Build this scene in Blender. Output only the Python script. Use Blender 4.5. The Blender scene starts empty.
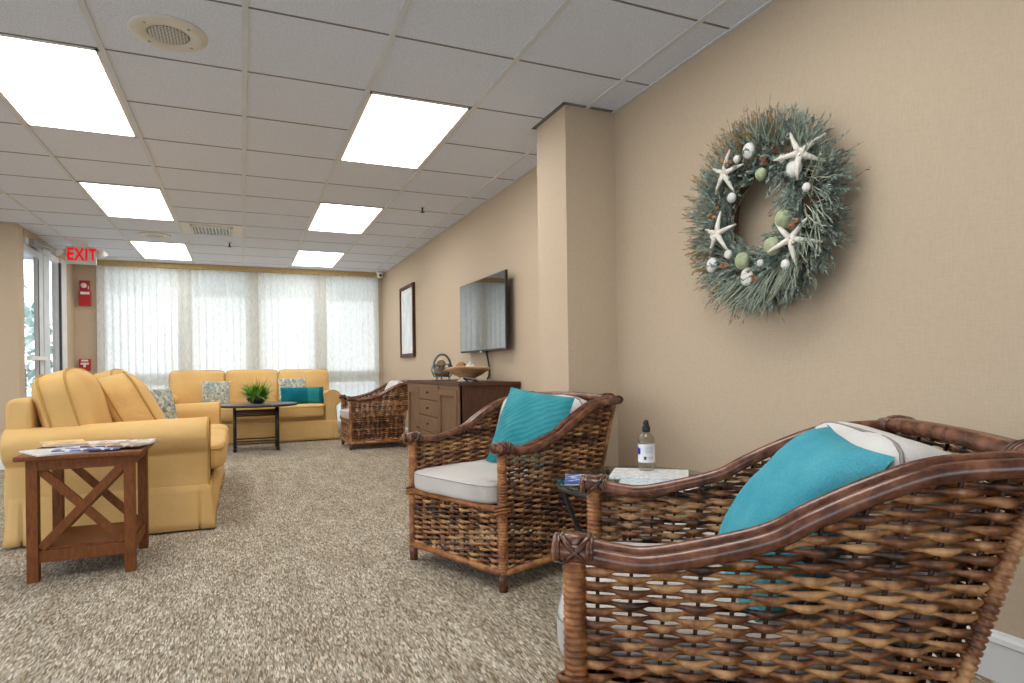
import bpy, math, random
from mathutils import Vector, Matrix, noise
random.seed(7)
PI = math.pi
C = bpy.context.scene.collection
sc = bpy.context.scene

# ------------------------------------------------------------------ mesh builder
class MB:
    def __init__(s):
        s.v = []; s.f = []; s.mi = []; s.sm = []
    def add(s, vs, fs, mat=0, smooth=False):
        o = len(s.v); s.v += [tuple(p) for p in vs]
        for f in fs:
            s.f.append(tuple(i + o for i in f)); s.mi.append(mat); s.sm.append(smooth)
        return s
    def box(s, x0, x1, y0, y1, z0, z1, mat=0):
        vs = [(x, y, z) for z in (z0, z1) for y in (y0, y1) for x in (x0, x1)]
        return s.add(vs, [(0, 2, 3, 1), (4, 5, 7, 6), (0, 1, 5, 4), (2, 6, 7, 3), (0, 4, 6, 2), (1, 3, 7, 5)], mat)
    def bar(s, a, b, w, t, up=(0, 0, 1), mat=0):
        a = Vector(a); b = Vector(b); d = (b - a).normalized(); u = Vector(up)
        n = d.cross(u).normalized(); u = n.cross(d)
        vs = [p + n * sx * w / 2 + u * sy * t / 2 for p in (a, b) for sx, sy in ((-1, -1), (1, -1), (1, 1), (-1, 1))]
        return s.add(vs, [(3, 2, 1, 0), (4, 5, 6, 7), (0, 1, 5, 4), (1, 2, 6, 5), (2, 3, 7, 6), (3, 0, 4, 7)], mat)
    def tube(s, path, r, n=10, mat=0, closed=False, caps=True):
        P = [Vector(p) for p in path]; m = len(P)
        R = r if isinstance(r, (list, tuple)) else [r] * m
        T = []
        for i in range(m):
            if closed: t = P[(i + 1) % m] - P[i - 1]
            else: t = P[min(i + 1, m - 1)] - P[max(i - 1, 0)]
            T.append(t.normalized() if t.length > 1e-9 else Vector((0, 0, 1)))
        ref = Vector((0, 0, 1)) if abs(T[0].z) < .9 else Vector((1, 0, 0))
        nrm = (ref - T[0] * ref.dot(T[0])).normalized()
        vs = []
        for i in range(m):
            nrm = (nrm - T[i] * nrm.dot(T[i])).normalized(); b = T[i].cross(nrm)
            for k in range(n):
                a = 2 * PI * k / n
                vs.append(P[i] + (nrm * math.cos(a) + b * math.sin(a)) * R[i])
        fs = []
        for i in range(m if closed else m - 1):
            j = (i + 1) % m
            for k in range(n):
                k2 = (k + 1) % n
                fs.append((i * n + k, i * n + k2, j * n + k2, j * n + k))
        if caps and not closed:
            fs.append(tuple(range(n))[::-1]); fs.append(tuple((m - 1) * n + k for k in range(n)))
        return s.add(vs, fs, mat, True)
    def lathe(s, prof, c=(0, 0, 0), n=24, mat=0, axis='Z', smooth=True):
        vs = []
        for r, z in prof:
            for k in range(n):
                a = 2 * PI * k / n; p = (r * math.cos(a), r * math.sin(a), z)
                if axis == 'X': p = (p[2], p[0], p[1])
                if axis == 'Y': p = (p[0], -p[2], p[1])
                vs.append((c[0] + p[0], c[1] + p[1], c[2] + p[2]))
        fs = []
        for i in range(len(prof) - 1):
            for k in range(n):
                k2 = (k + 1) % n
                fs.append((i * n + k, i * n + k2, (i + 1) * n + k2, (i + 1) * n + k))
        fs.append(tuple(range(n))[::-1]); fs.append(tuple((len(prof) - 1) * n + k for k in range(n)))
        return s.add(vs, fs, mat, smooth)
    def ball(s, c, rx, ry=None, rz=None, n=12, m=8, mat=0, jit=0):
        ry = ry or rx; rz = rz or rx; vs = []; fs = []
        for i in range(m + 1):
            t = PI * i / m
            for k in range(n):
                a = 2 * PI * k / n; q = 1 + (random.uniform(-jit, jit) if jit else 0)
                vs.append((c[0] + rx * q * math.sin(t) * math.cos(a), c[1] + ry * q * math.sin(t) * math.sin(a), c[2] + rz * q * math.cos(t)))
        for i in range(m):
            for k in range(n):
                k2 = (k + 1) % n
                fs.append((i * n + k, (i + 1) * n + k, (i + 1) * n + k2, i * n + k2))
        return s.add(vs, fs, mat, True)
    def extrude(s, prof, a0, a1, axis='Y', mat=0, smooth=True, steps=1, warp=None):
        """closed 2-D profile swept along an axis; prof in (x,z) for Y, (y,z) for X, (x,y) for Z"""
        n = len(prof); vs = []
        for i in range(steps + 1):
            t = a0 + (a1 - a0) * i / steps
            for p, q in prof:
                w = (p, t, q) if axis == 'Y' else ((t, p, q) if axis == 'X' else (p, q, t))
                vs.append(warp(w) if warp else w)
        fs = [(i * n + k, i * n + (k + 1) % n, (i + 1) * n + (k + 1) % n, (i + 1) * n + k) for i in range(steps) for k in range(n)]
        s.add(vs, fs, mat, smooth)
        o = len(s.v) - len(vs)
        for idx in (list(range(n))[::-1], list(range(steps * n, steps * n + n))):
            s.f.append(tuple(i + o for i in idx)); s.mi.append(mat); s.sm.append(False)
        return s
    def softbox(s, c, h, k=6, n=12, crown=(0, 0, 0), jit=0.0, jsc=4, mat=0, M=None, seed=0):
        """rounded cushion: half sizes h, roundness exponent k, crown bulge per axis"""
        vs = []; fs = []; idx = {}
        def vid(p):
            key = tuple(round(x, 5) for x in p)
            if key in idx: return idx[key]
            q = Vector(p); l = (abs(q.x) ** k + abs(q.y) ** k + abs(q.z) ** k) ** (1 / k); q = q / l
            cr = [1 + crown[0] * (1 - p[1] ** 2) * (1 - p[2] ** 2), 1 + crown[1] * (1 - p[0] ** 2) * (1 - p[2] ** 2), 1 + crown[2] * (1 - p[0] ** 2) * (1 - p[1] ** 2)]
            w = Vector((q.x * h[0] * cr[0], q.y * h[1] * cr[1], q.z * h[2] * cr[2]))
            if jit:
                nv = noise.noise_vector(w * jsc + Vector((seed * 3.1, seed * 1.7, seed)))
                nv2 = noise.noise_vector(w * jsc * 2.7 + Vector((seed * 2.1, 5, seed)))
                w += nv * jit + nv2 * jit * .4
            if M: w = M @ w
            vs.append(w + Vector(c)); idx[key] = len(vs) - 1
            return idx[key]
        g = [math.sin((-1 + 2 * i / n) * PI / 2) * .25 + (-1 + 2 * i / n) * .75 for i in range(n + 1)]
        for ax in range(3):
            for sg in (-1, 1):
                for i in range(n):
                    for j in range(n):
                        q = []
                        for a, b in ((i, j), (i + 1, j), (i + 1, j + 1), (i, j + 1)):
                            p = [0, 0, 0]; p[ax] = sg; p[(ax + 1) % 3] = g[a]; p[(ax + 2) % 3] = g[b]
                            q.append(vid(p))
                        fs.append(tuple(q) if sg > 0 else tuple(q[::-1]))
        return s.add(vs, fs, mat, True)
    def pillow(s, w, h, t, n=18, pinch=.07, jit=.006, seed=0, mat=0):
        """knife-edge throw pillow, stands in XZ with its bottom at z=0, front towards -Y"""
        vs = []; fs = []; N = n + 1
        for sg in (-1, 1):
            for i in range(N):
                for j in range(N):
                    u = -1 + 2 * i / n; v = -1 + 2 * j / n
                    x = w / 2 * u * (1 - pinch * (1 - v * v) * abs(u)); z = h / 2 * v * (1 - pinch * (1 - u * u) * abs(v))
                    th = t / 2 * (max(0, (1 - u ** 2)) * max(0, (1 - v ** 2))) ** .42
                    nz = noise.noise(Vector((x * 9 + seed, z * 9, sg + seed))) * jit * 2
                    y = sg * (th + (nz if th > .004 else 0))
                    vs.append((x, y, z + h / 2))
        for s_ in (0, 1):
            o = s_ * N * N
            for i in range(n):
                for j in range(n):
                    q = (o + i * N + j, o + (i + 1) * N + j, o + (i + 1) * N + j + 1, o + i * N + j + 1)
                    fs.append(q if s_ == 0 else q[::-1])
        return s.add(vs, fs, mat, True)
    def build(s, name, mats, parent=None, bevel=0, autosm=None):
        me = bpy.data.meshes.new(name); me.from_pydata(s.v, [], s.f)
        for m in (mats if isinstance(mats, (list, tuple)) else [mats]): me.materials.append(m)
        me.polygons.foreach_set('material_index', s.mi); me.polygons.foreach_set('use_smooth', s.sm); me.update()
        o = bpy.data.objects.new(name, me); C.objects.link(o)
        if parent: o.parent = parent
        if bevel:
            b = o.modifiers.new('bevel', 'BEVEL'); b.width = bevel; b.segments = 2; b.limit_method = 'ANGLE'; b.harden_normals = False
        return o

def tag(o, label=None, cat=None, group=None, kind=None):
    if label: o['label'] = label
    if cat: o['category'] = cat
    if group: o['group'] = group
    if kind: o['kind'] = kind
    return o
def thing(name, label, cat, loc=(0, 0, 0), rz=0, group=None):
    o = bpy.data.objects.new(name, None); C.objects.link(o); o.empty_display_size = .1
    o.location = loc; o.rotation_euler = (0, 0, rz)
    return tag(o, label, cat, group)
def struct(o): o['kind'] = 'structure'; return o
def dup(root, loc, rz, label, group=None):
    r = root.copy(); C.objects.link(r); r.location = loc; r.rotation_euler = (0, 0, rz); r['label'] = label
    if group: r['group'] = group
    for ch in list(root.children):
        c = ch.copy(); C.objects.link(c); c.parent = r
        for g in list(ch.children):
            d = g.copy(); C.objects.link(d); d.parent = c
    return r
def pose(o, loc, yaw, lean=0, roll=0):
    M = Matrix.Rotation(yaw, 3, 'Z') @ Matrix.Rotation(-lean, 3, 'X') @ Matrix.Rotation(roll, 3, 'Y')
    o.location = loc; o.rotation_euler = M.to_euler()
def spline(pts, n=8):
    P = [Vector(p) for p in pts]; out = []
    for i in range(len(P) - 1):
        p0 = P[max(i - 1, 0)]; p1 = P[i]; p2 = P[i + 1]; p3 = P[min(i + 2, len(P) - 1)]
        for k in range(n):
            t = k / n
            out.append(.5 * ((2 * p1) + (p2 - p0) * t + (2 * p0 - 5 * p1 + 4 * p2 - p3) * t * t + (3 * p1 - p0 - 3 * p2 + p3) * t ** 3))
    out.append(P[-1]); return out

# ------------------------------------------------------------------ materials
def lin(c):
    return tuple(((x / 255) / 12.92 if x / 255 <= .04045 else ((x / 255 + .055) / 1.055) ** 2.4) for x in c) + (1,)
class NT:
    def __init__(s, name):
        s.m = bpy.data.materials.new(name); s.m.use_nodes = True; s.t = s.m.node_tree; s.t.nodes.clear()
        s.out = s.n('ShaderNodeOutputMaterial')
    def n(s, typ, **kw):
        nd = s.t.nodes.new(typ)
        for k, v in kw.items(): setattr(nd, k, v)
        return nd
    def l(s, a, b): s.t.links.new(a, b)
    def bsdf(s, rough=.6, spec=.3, metal=0, base=None):
        b = s.n('ShaderNodeBsdfPrincipled'); b.inputs['Roughness'].default_value = rough
        b.inputs['Specular IOR Level'].default_value = spec; b.inputs['Metallic'].default_value = metal
        if base: b.inputs['Base Color'].default_value = base
        s.l(b.outputs[0], s.out.inputs[0]); s.b = b; return b
    def coord(s, scale=(1, 1, 1), obj=True, rot=(0, 0, 0)):
        tc = s.n('ShaderNodeTexCoord'); mp = s.n('ShaderNodeMapping'); mp.inputs['Scale'].default_value = scale; mp.inputs['Rotation'].default_value = rot
        s.l(tc.outputs['Object' if obj else 'Generated'], mp.inputs[0]); return mp.outputs[0]
    def noise(s, vec, scale, detail=2, rough=.5):
        n = s.n('ShaderNodeTexNoise'); n.inputs['Scale'].default_value = scale; n.inputs['Detail'].default_value = detail; n.inputs['Roughness'].default_value = rough
        s.l(vec, n.inputs['Vector']); return n
    def ramp(s, fac, stops, const=False):
        r = s.n('ShaderNodeValToRGB'); cr = r.color_ramp
        if const: cr.interpolation = 'CONSTANT'
        while len(cr.elements) < len(stops): cr.elements.new(.5)
        for e, (p, c) in zip(cr.elements, stops): e.position = p; e.color = c
        s.l(fac, r.inputs[0]); return r.outputs[0]
    def mix(s, fac, a, b, mode='MIX'):
        m = s.n('ShaderNodeMix', data_type='RGBA', blend_type=mode)
        if isinstance(fac, (int, float)): m.inputs[0].default_value = fac
        else: s.l(fac, m.inputs[0])
        for i, x in ((6, a), (7, b)):
            if isinstance(x, tuple): m.inputs[i].default_value = x
            else: s.l(x, m.inputs[i])
        return m.outputs[2]
    def bump(s, h, strength=.3, dist=.002):
        b = s.n('ShaderNodeBump'); b.inputs['Strength'].default_value = strength; b.inputs['Distance'].default_value = dist
        s.l(h, b.inputs['Height']); s.l(b.outputs[0], s.b.inputs['Normal'])
def mat_noise(name, c1, c2, scale=8, rough=.6, spec=.3, stretch=(1, 1, 1), bump=0, bscale=None, metal=0, detail=3):
    t = NT(name); t.bsdf(rough, spec, metal); v = t.coord(stretch); n = t.noise(v, scale, detail)
    t.l(t.ramp(n.outputs[0], [(.3, lin(c1)), (.7, lin(c2))]), t.b.inputs[0])
    if bump:
        n2 = t.noise(v, bscale or scale * 6, 3); t.bump(n2.outputs[0], bump)
    return t.m
def mat_emit(name, col, st):
    t = NT(name); e = t.n('ShaderNodeEmission'); e.inputs[0].default_value = col; e.inputs[1].default_value = st; t.l(e.outputs[0], t.out.inputs[0]); return t.m

def mat_fabric(name, c1, c2, weave=700, var=5, bump=.25, rough=.9, crease=.0, quilt=0):
    t = NT(name); t.bsdf(rough, .15); v = t.coord()
    n = t.noise(v, var, 3); fine = t.noise(v, weave, 2)
    col = t.ramp(n.outputs[0], [(.3, lin(c1)), (.7, lin(c2))])
    f2 = t.ramp(fine.outputs[0], [(.3, (.82, .82, .82, 1)), (.7, (1.08, 1.08, 1.08, 1))])
    t.l(t.mix(1, col, f2, 'MULTIPLY'), t.b.inputs[0]); t.bump(fine.outputs[0], bump, .001)
    if quilt:
        dv = t.noise(v, 3, 1); mv = t.n('ShaderNodeVectorMath', operation='MULTIPLY_ADD'); t.l(dv.outputs[1], mv.inputs[0]); mv.inputs[1].default_value = (.1, .1, .1); t.l(t.coord((1, 1, 1), rot=(0, .6, 0)), mv.inputs[2])
        wv = t.n('ShaderNodeTexWave', wave_type='BANDS', bands_direction='Z'); wv.inputs['Scale'].default_value = 13; wv.inputs['Distortion'].default_value = 3; wv.inputs['Detail'].default_value = 1
        t.l(mv.outputs[0], wv.inputs[0]); nb = t.n('ShaderNodeBump'); nb.inputs['Strength'].default_value = .45; nb.inputs['Distance'].default_value = .006
        t.l(wv.outputs[1], nb.inputs['Height']); old = t.b.inputs['Normal'].links[0].from_node; t.l(nb.outputs[0], old.inputs['Normal'])
    if crease:
        w = t.noise(t.coord((1, 1, 1.6)), 7, 3, .55); w.inputs['Distortion'].default_value = .3; nb = t.n('ShaderNodeBump'); nb.inputs['Strength'].default_value = crease; nb.inputs['Distance'].default_value = .02
        t.l(w.outputs[0], nb.inputs['Height']); old = t.b.inputs['Normal'].links[0].from_node; t.l(nb.outputs[0], old.inputs['Normal'])
    return t.m
def mat_wall():
    t = NT('wallcovering'); t.bsdf(.75, .2); v = t.coord()
    a = t.noise(t.coord((260, 260, 30)), 1, 2); b = t.noise(t.coord((30, 30, 260)), 1, 2); big = t.noise(v, 1.3, 2)
    s_ = t.n('ShaderNodeMath', operation='ADD'); t.l(a.outputs[0], s_.inputs[0]); t.l(b.outputs[0], s_.inputs[1])
    h = t.n('ShaderNodeMath', operation='MULTIPLY'); t.l(s_.outputs[0], h.inputs[0]); h.inputs[1].default_value = .5
    c = t.ramp(h.outputs[0], [(.35, lin(WALL1)), (.65, lin(WALL2))])
    t.l(c, t.b.inputs[0]); t.bump(h.outputs[0], .14, .001); return t.m
WALL1 = (188, 169, 145); WALL2 = (196, 178, 154)
def mat_carpet():
    t = NT('carpet'); t.bsdf(.95, .1)
    v = t.coord((250, 42, 1)); wob = t.noise(t.coord((6, 6, 1)), 3, 2)
    vo = t.n('ShaderNodeTexVoronoi'); vo.inputs['Scale'].default_value = 1; vo.inputs['Randomness'].default_value = .75; t.l(v, vo.inputs['Vector'])
    sep = t.n('ShaderNodeSeparateColor'); t.l(vo.outputs['Color'], sep.inputs[0])
    big = t.noise(t.coord((3.5, 1.2, 1)), 2.2, 3)
    add = t.n('ShaderNodeMath', operation='MULTIPLY_ADD'); t.l(big.outputs[0], add.inputs[0]); add.inputs[1].default_value = .5; t.l(sep.outputs[0], add.inputs[2])
    sub = t.n('ShaderNodeMath', operation='SUBTRACT'); t.l(add.outputs[0], sub.inputs[0]); sub.inputs[1].default_value = .25
    c = t.ramp(sub.outputs[0], [(0, lin((118, 104, 86))), (.2, lin((146, 130, 110))), (.4, lin((156, 150, 136))), (.58, lin((172, 158, 136))), (.76, lin((194, 183, 164))), (.93, lin((214, 206, 190)))], True)
    fine = t.noise(t.coord((900, 300, 1)), 1, 2)
    f2 = t.ramp(fine.outputs[0], [(.3, (.8, .8, .8, 1)), (.7, (1.1, 1.1, 1.1, 1))])
    t.l(t.mix(1, c, f2, 'MULTIPLY'), t.b.inputs[0]); t.bump(sep.outputs[0], .5, .004); return t.m
def mat_tile():
    t = NT('ceiling_tile'); t.bsdf(.9, .1); v = t.coord(); n = t.noise(v, 140, 3, .7)
    t.l(t.ramp(n.outputs[0], [(.35, lin((208, 216, 232))), (.6, lin((230, 237, 251)))]), t.b.inputs[0]); t.bump(n.outputs[0], .15, .002); return t.m
def mat_wood(name, c1, c2, stretch=(14, 14, 1), rough=.5, spec=.2):
    t = NT(name); t.bsdf(rough, spec); n = t.noise(t.coord(stretch), 6, 5, .6); n.inputs['Distortion'].default_value = .6
    t.l(t.ramp(n.outputs[0], [(.3, lin(c1)), (.7, lin(c2))]), t.b.inputs[0]); t.bump(n.outputs[0], .06, .001); return t.m
def mat_rattan(name, dark, mid, light, rough=.38, spots=.5):
    """cane: each strand its own tone, stained in blotches"""
    t = NT(name); t.bsdf(rough, .5); v = t.coord()
    g = t.n('ShaderNodeNewGeometry'); n = t.noise(v, 19, 3, .65)
    m = t.n('ShaderNodeMath', operation='MULTIPLY_ADD'); t.l(g.outputs['Random Per Island'], m.inputs[0]); m.inputs[1].default_value = .35; t.l(n.outputs[0], m.inputs[2])
    s2 = t.n('ShaderNodeMath', operation='SUBTRACT'); t.l(m.outputs[0], s2.inputs[0]); s2.inputs[1].default_value = .17
    col = t.ramp(s2.outputs[0], [(.3, lin(dark)), (.5, lin(mid)), (.72, lin(light))])
    t.l(col, t.b.inputs[0]); f = t.noise(v, 160, 2); t.bump(f.outputs[0], .15, .001); return t.m
def mat_floral():
    t = NT('floral_fabric'); t.bsdf(.9, .1); v = t.coord()
    n0 = t.noise(v, 6, 2)
    mx = t.n('ShaderNodeVectorMath', operation='MULTIPLY_ADD'); t.l(n0.outputs[1], mx.inputs[0]); mx.inputs[1].default_value = (.09, .09, .09); t.l(v, mx.inputs[2])
    vo = t.n('ShaderNodeTexVoronoi', feature='SMOOTH_F1'); vo.inputs['Scale'].default_value = 17; t.l(mx.outputs[0], vo.inputs['Vector'])
    n = t.noise(mx.outputs[0], 16, 2)
    a = t.ramp(n.outputs[0], [(.0, lin((206, 200, 178))), (.44, lin((206, 200, 178))), (.47, lin((110, 135, 140))), (.53, lin((75, 100, 115))), (.56, lin((190, 182, 155))), (.62, lin((140, 150, 140)))])
    b = t.ramp(vo.outputs['Distance'], [(.25, lin((120, 130, 120))), (.32, lin((215, 210, 190))), (.6, lin((150, 165, 165)))])
    t.l(t.mix(.4, a, b), t.b.inputs[0]); return t.m
def mat_glass(name, tint=(1, 1, 1, 1), gl=.08):
    t = NT(name); tr = t.n('ShaderNodeBsdfTransparent'); tr.inputs[0].default_value = tint
    g = t.n('ShaderNodeBsdfGlossy'); g.inputs['Roughness'].default_value = .02
    lw = t.n('ShaderNodeLayerWeight'); pw = t.n('ShaderNodeMath', operation='POWER'); t.l(lw.outputs['Facing'], pw.inputs[0]); pw.inputs[1].default_value = 4
    fr = t.n('ShaderNodeMath', operation='MULTIPLY_ADD'); t.l(pw.outputs[0], fr.inputs[0]); fr.inputs[1].default_value = .45; fr.inputs[2].default_value = .03
    mx = t.n('ShaderNodeMixShader'); t.l(fr.outputs[0], mx.inputs[0]); t.l(tr.outputs[0], mx.inputs[1]); t.l(g.outputs[0], mx.inputs[2]); t.l(mx.outputs[0], t.out.inputs[0]); return t.m
def mat_blind():
    t = NT('sheer_blind_fabric'); d = t.n('ShaderNodeBsdfDiffuse'); tr = t.n('ShaderNodeBsdfTranslucent')
    n = t.noise(t.coord((60, 60, 14)), 1.2, 3)
    c = t.ramp(n.outputs[0], [(.3, lin((222, 226, 220))), (.7, lin((250, 250, 247)))])
    t.l(c, d.inputs[0]); t.l(c, tr.inputs[0]); mx = t.n('ShaderNodeMixShader'); mx.inputs[0].default_value = .5
    t.l(d.outputs[0], mx.inputs[1]); t.l(tr.outputs[0], mx.inputs[2])
    tp = t.n('ShaderNodeBsdfTransparent'); m2 = t.n('ShaderNodeMixShader'); m2.inputs[0].default_value = .07
    t.l(mx.outputs[0], m2.inputs[1]); t.l(tp.outputs[0], m2.inputs[2]); t.l(m2.outputs[0], t.out.inputs[0]); return t.m

M = {}
M['wall'] = mat_wall(); M['carpet'] = mat_carpet(); M['tile'] = mat_tile()
M['bar'] = mat_noise('ceiling_grid_metal', (208, 212, 218), (218, 222, 228), 4, .5)
M['shade_trim'] = mat_noise('ceiling_shade_trim', (120, 118, 116), (130, 128, 126), 4, .8)  # darker grey paints the shadow of the tile joints; also pillar edge trim
M['trimwhite'] = mat_noise('white_trim_paint', (222, 222, 220), (232, 232, 230), 5, .45, .4)
M['plastic'] = mat_noise('white_plastic', (224, 222, 216), (232, 230, 226), 5, .45, .4)
M['cream'] = mat_noise('cream_enamel', (212, 208, 198), (222, 218, 208), 5, .5, .4)
M['darkmetal'] = mat_noise('dark_metal', (44, 42, 40), (60, 56, 52), 10, .45, .5, metal=.4)
M['black'] = mat_noise('black_plastic', (14, 14, 15), (22, 22, 23), 10, .35, .5)
M['alu'] = mat_noise('frame_aluminium', (196, 202, 206), (210, 214, 216), 6, .45, .5)
M['alud'] = mat_noise('dark_gasket', (50, 58, 70), (60, 66, 78), 6, .5, .4)
M['glass'] = mat_glass('window_glass'); M['tableglass'] = mat_glass('table_glass', (.72, .84, .82, 1))
M['blind'] = mat_blind(); M['valance'] = mat_noise('valance_fabric', (182, 156, 108), (196, 170, 122), 20, .8)
M['lamp'] = mat_emit('lit_diffuser', (1, .985, .96, 1), 4.6)
M['red'] = mat_noise('red_enamel', (168, 18, 24), (182, 26, 32), 5, .4, .5)
M['exitred'] = mat_emit('exit_letters', lin((235, 24, 34)), .42)
M['exitface'] = mat_noise('exit_face', (196, 198, 192), (206, 208, 202), 5, .5, .3)
M['sofa'] = mat_fabric('yellow_slipcover', (214, 172, 108), (224, 187, 126), 500, 3, .2, .9, .28)
M['seam'] = mat_fabric('seam_cord', (190, 148, 84), (200, 158, 92), 500, 3, .2)
M['grey'] = mat_fabric('grey_cushion', (186, 180, 174), (202, 197, 191), 600, 4, .25)
M['greyseam'] = mat_fabric('grey_cord', (140, 134, 128), (152, 146, 140), 600, 4, .2)
M['white'] = mat_fabric('white_cushion', (204, 199, 194), (220, 216, 211), 600, 4, .25)
M['teal'] = mat_fabric('teal_linen', (44, 130, 140), (70, 152, 160), 300, 9, .5, .9, 0, 1)
M['tealblue'] = mat_fabric('teal_blue_linen', (58, 146, 164), (88, 168, 182), 300, 7, .6)
M['tealdark'] = mat_fabric('teal_velvet', (8, 96, 112), (16, 112, 126), 300, 9, .3)
M['teallight'] = mat_fabric('teal_band', (36, 128, 138), (46, 138, 148), 300, 9, .3)
M['floral'] = mat_floral()
M['strand'] = mat_rattan('rattan_strand', (42, 22, 13), (122, 74, 40), (194, 146, 96))
M['rail'] = mat_rattan('rattan_pole', (52, 28, 21), (94, 56, 40), (132, 86, 62), .25)
M['wrap'] = mat_rattan('rattan_wrap', (86, 48, 24), (140, 86, 44), (184, 128, 74), .4)
M['rod'] = mat_noise('rattan_rod', (48, 28, 20), (72, 44, 30), 30, .5, .4)
M['deck'] = mat_noise('seat_deck', (58, 36, 24), (78, 50, 34), 30, .7, .2)
M['tablewood'] = mat_wood('side_table_wood', (98, 54, 24), (130, 78, 40), (14, 14, 3))
M['consolefront'] = mat_wood('console_front_wood', (104, 78, 57), (130, 101, 75), (20, 20, 2.5))
M['consoleside'] = mat_wood('console_side_wood', (68, 43, 33), (90, 60, 47), (20, 20, 2.5))
M['framewood'] = mat_wood('picture_frame_wood', (62, 34, 24), (86, 50, 34), (10, 10, 3))
M['screen'] = mat_noise('tv_screen', (10, 12, 13), (14, 16, 17), 2, .03, 1.0)
M['screen'].node_tree.nodes['Principled BSDF'].inputs['IOR'].default_value = 2.3
M['steel'] = mat_noise('brushed_steel', (150, 150, 150), (170, 170, 168), 20, .3, .5, metal=.9)
M['paper'] = mat_noise('printed_paper', (214, 216, 216), (238, 238, 236), 14, .4, .4)
M['leaf'] = mat_noise('plant_leaf', (70, 132, 40), (140, 190, 76), 14, .5, .3)
M['bowl'] = mat_noise('dark_ceramic', (34, 34, 36), (50, 48, 48), 8, .35, .5)
M['slate'] = mat_noise('slate_top', (84, 88, 90), (112, 114, 112), 9, .3, .5)
M['sage'] = mat_noise('dried_sage', (108, 126, 118), (170, 180, 168), 22, .85, .15)
M['straw'] = mat_noise('dried_straw', (138, 116, 82), (182, 158, 116), 22, .85, .15)
M['palest'] = mat_noise('pale_stem', (158, 170, 150), (190, 198, 178), 22, .85, .15)
M['twig'] = mat_noise('brown_twig', (84, 62, 46), (122, 94, 70), 22, .9, .1)
M['starfish'] = mat_noise('starfish_white', (214, 206, 192), (234, 228, 218), 40, .8, .2, bump=.4)
M['shell'] = mat_noise('shell_white', (206, 204, 198), (232, 230, 226), 20, .45, .4)
M['urchin'] = mat_noise('urchin_green', (142, 152, 118), (178, 186, 150), 30, .7, .2, bump=.4)
M['driftwood'] = mat_noise('driftwood', (176, 142, 96), (204, 172, 126), 9, .6, .3, (1, 1, 4))
M['ballbrown'] = mat_noise('brown_shell', (128, 88, 58), (164, 122, 84), 20, .6, .3)
M['verdigris'] = mat_noise('verdigris_metal', (78, 104, 108), (128, 136, 130), 14, .5, .4, metal=.3)
M['pave'] = mat_noise('pale_paving', (176, 176, 172), (196, 196, 190), 2, .9, .1)
M['bark'] = mat_noise('tree_bark', (80, 66, 54), (104, 88, 72), 12, .9, .1)
M['treeleaf'] = mat_noise('hazy_tree_foliage', (140, 172, 164), (186, 206, 196), 3, .8, .2)  # outdoor haze is put into the pale leaf colour
M['blue'] = mat_noise('blue_ink', (24, 28, 170), (36, 40, 190), 9, .4, .3)

H = 2.444; XR = 2.04; YB = 10.0; XL = -5.2; YF = -3.2
GX, GY, TS = .0262, 3.436, .6096
# ------------------------------------------------------------------ room shell
m = MB(); m.box(XL, XR, YF, YB + .15, -.05, 0); struct(m.build('floor', M['carpet']))
m = MB(); m.box(XL, XR + .1, YF, YB + .15, H, H + .1, 0)
for i in range(-9, 4):
    x = GX + TS * i
    if XL < x < XR: m.box(x - .0125, x + .0125, YF, YB, H - .006, H + .001, 1)
for j in range(-11, 12):
    y = GY + TS * j
    if YF < y < YB:
        for i in range(-9, 4):
            xa = max(XL, GX + TS * i + .0125); xb = min(XR, GX + TS * (i + 1) - .0125)
            if xb > xa: m.box(xa, xb, y - .006, y + .006, H - .0015, H + .001, 2)
m.box(XR - .02, XR, YF, YB, H - .006, H, 1); m.box(XL, XR, YB - .02, YB, H - .006, H, 1)
m.box(1.70, XR, 3.18, 3.205, H - .004, H, 2); m.box(1.69, 1.715, 3.18, 3.61, H - .004, H, 2); m.box(1.69, XR, 3.58, 3.605, H - .004, H, 2)
struct(m.build('ceiling', [M['tile'], M['bar'], M['shade_trim']]))
m = MB(); m.box(XR, XR + .12, YF, YB + .15, 0, H); m.box(1.714, XR + .01, 3.205, 3.585, 0, H); struct(m.build('wall_right', M['wall']))
def fill_glazing(wall, k, a0, a1, along, pos, L0, L1):  # wall with unseen windows added to let in cool daylight fill
    m = MB(); bx = (lambda mb, u0, u1, z0, z1, d0=-.12, d1=0: mb.box(u0, u1, pos + d0, pos + d1, z0, z1)) if along == 'X' else (lambda mb, u0, u1, z0, z1, d0=-.12, d1=0: mb.box(pos + d0, pos + d1, u0, u1, z0, z1))
    bx(m, L0, a0, 0, H); bx(m, a1, L1, 0, H); bx(m, a0, a1, 0, .35); bx(m, a0, a1, 2.25, H); struct(m.build(wall, M['wall']))
    w = struct(thing('window_%d' % k, None, None, (0, 0, 0))); f = MB(); n = 4
    for i in range(n + 1):
        u = a0 + (a1 - a0) * i / n; bx(f, max(a0, u - .03), min(a1, u + .03), .35, 2.25, -.09, -.03)
    bx(f, a0, a1, .35, .40, -.09, -.03); bx(f, a0, a1, 2.2, 2.25, -.09, -.03); f.build('window_frame', M['alu'], w)
    for i in range(n):
        g = MB(); bx(g, a0 + (a1 - a0) * i / n + .03, a0 + (a1 - a0) * (i + 1) / n - .03, .4, 2.2, -.063, -.057); g.build('pane', M['glass'], w)
fill_glazing('wall_front', 6, -4.2, 1.4, 'X', YF, XL, XR)
fill_glazing('wall_left', 7, -1.5, 5.5, 'Y', XL, YF, 7.95)
m = MB(); m.box(XL, -2.05, 7.73, 7.88, 0, H); m.box(-2.17, -2.06, 7.88, 7.95, 0, H); struct(m.build('wall_return', M['wall']))
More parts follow.
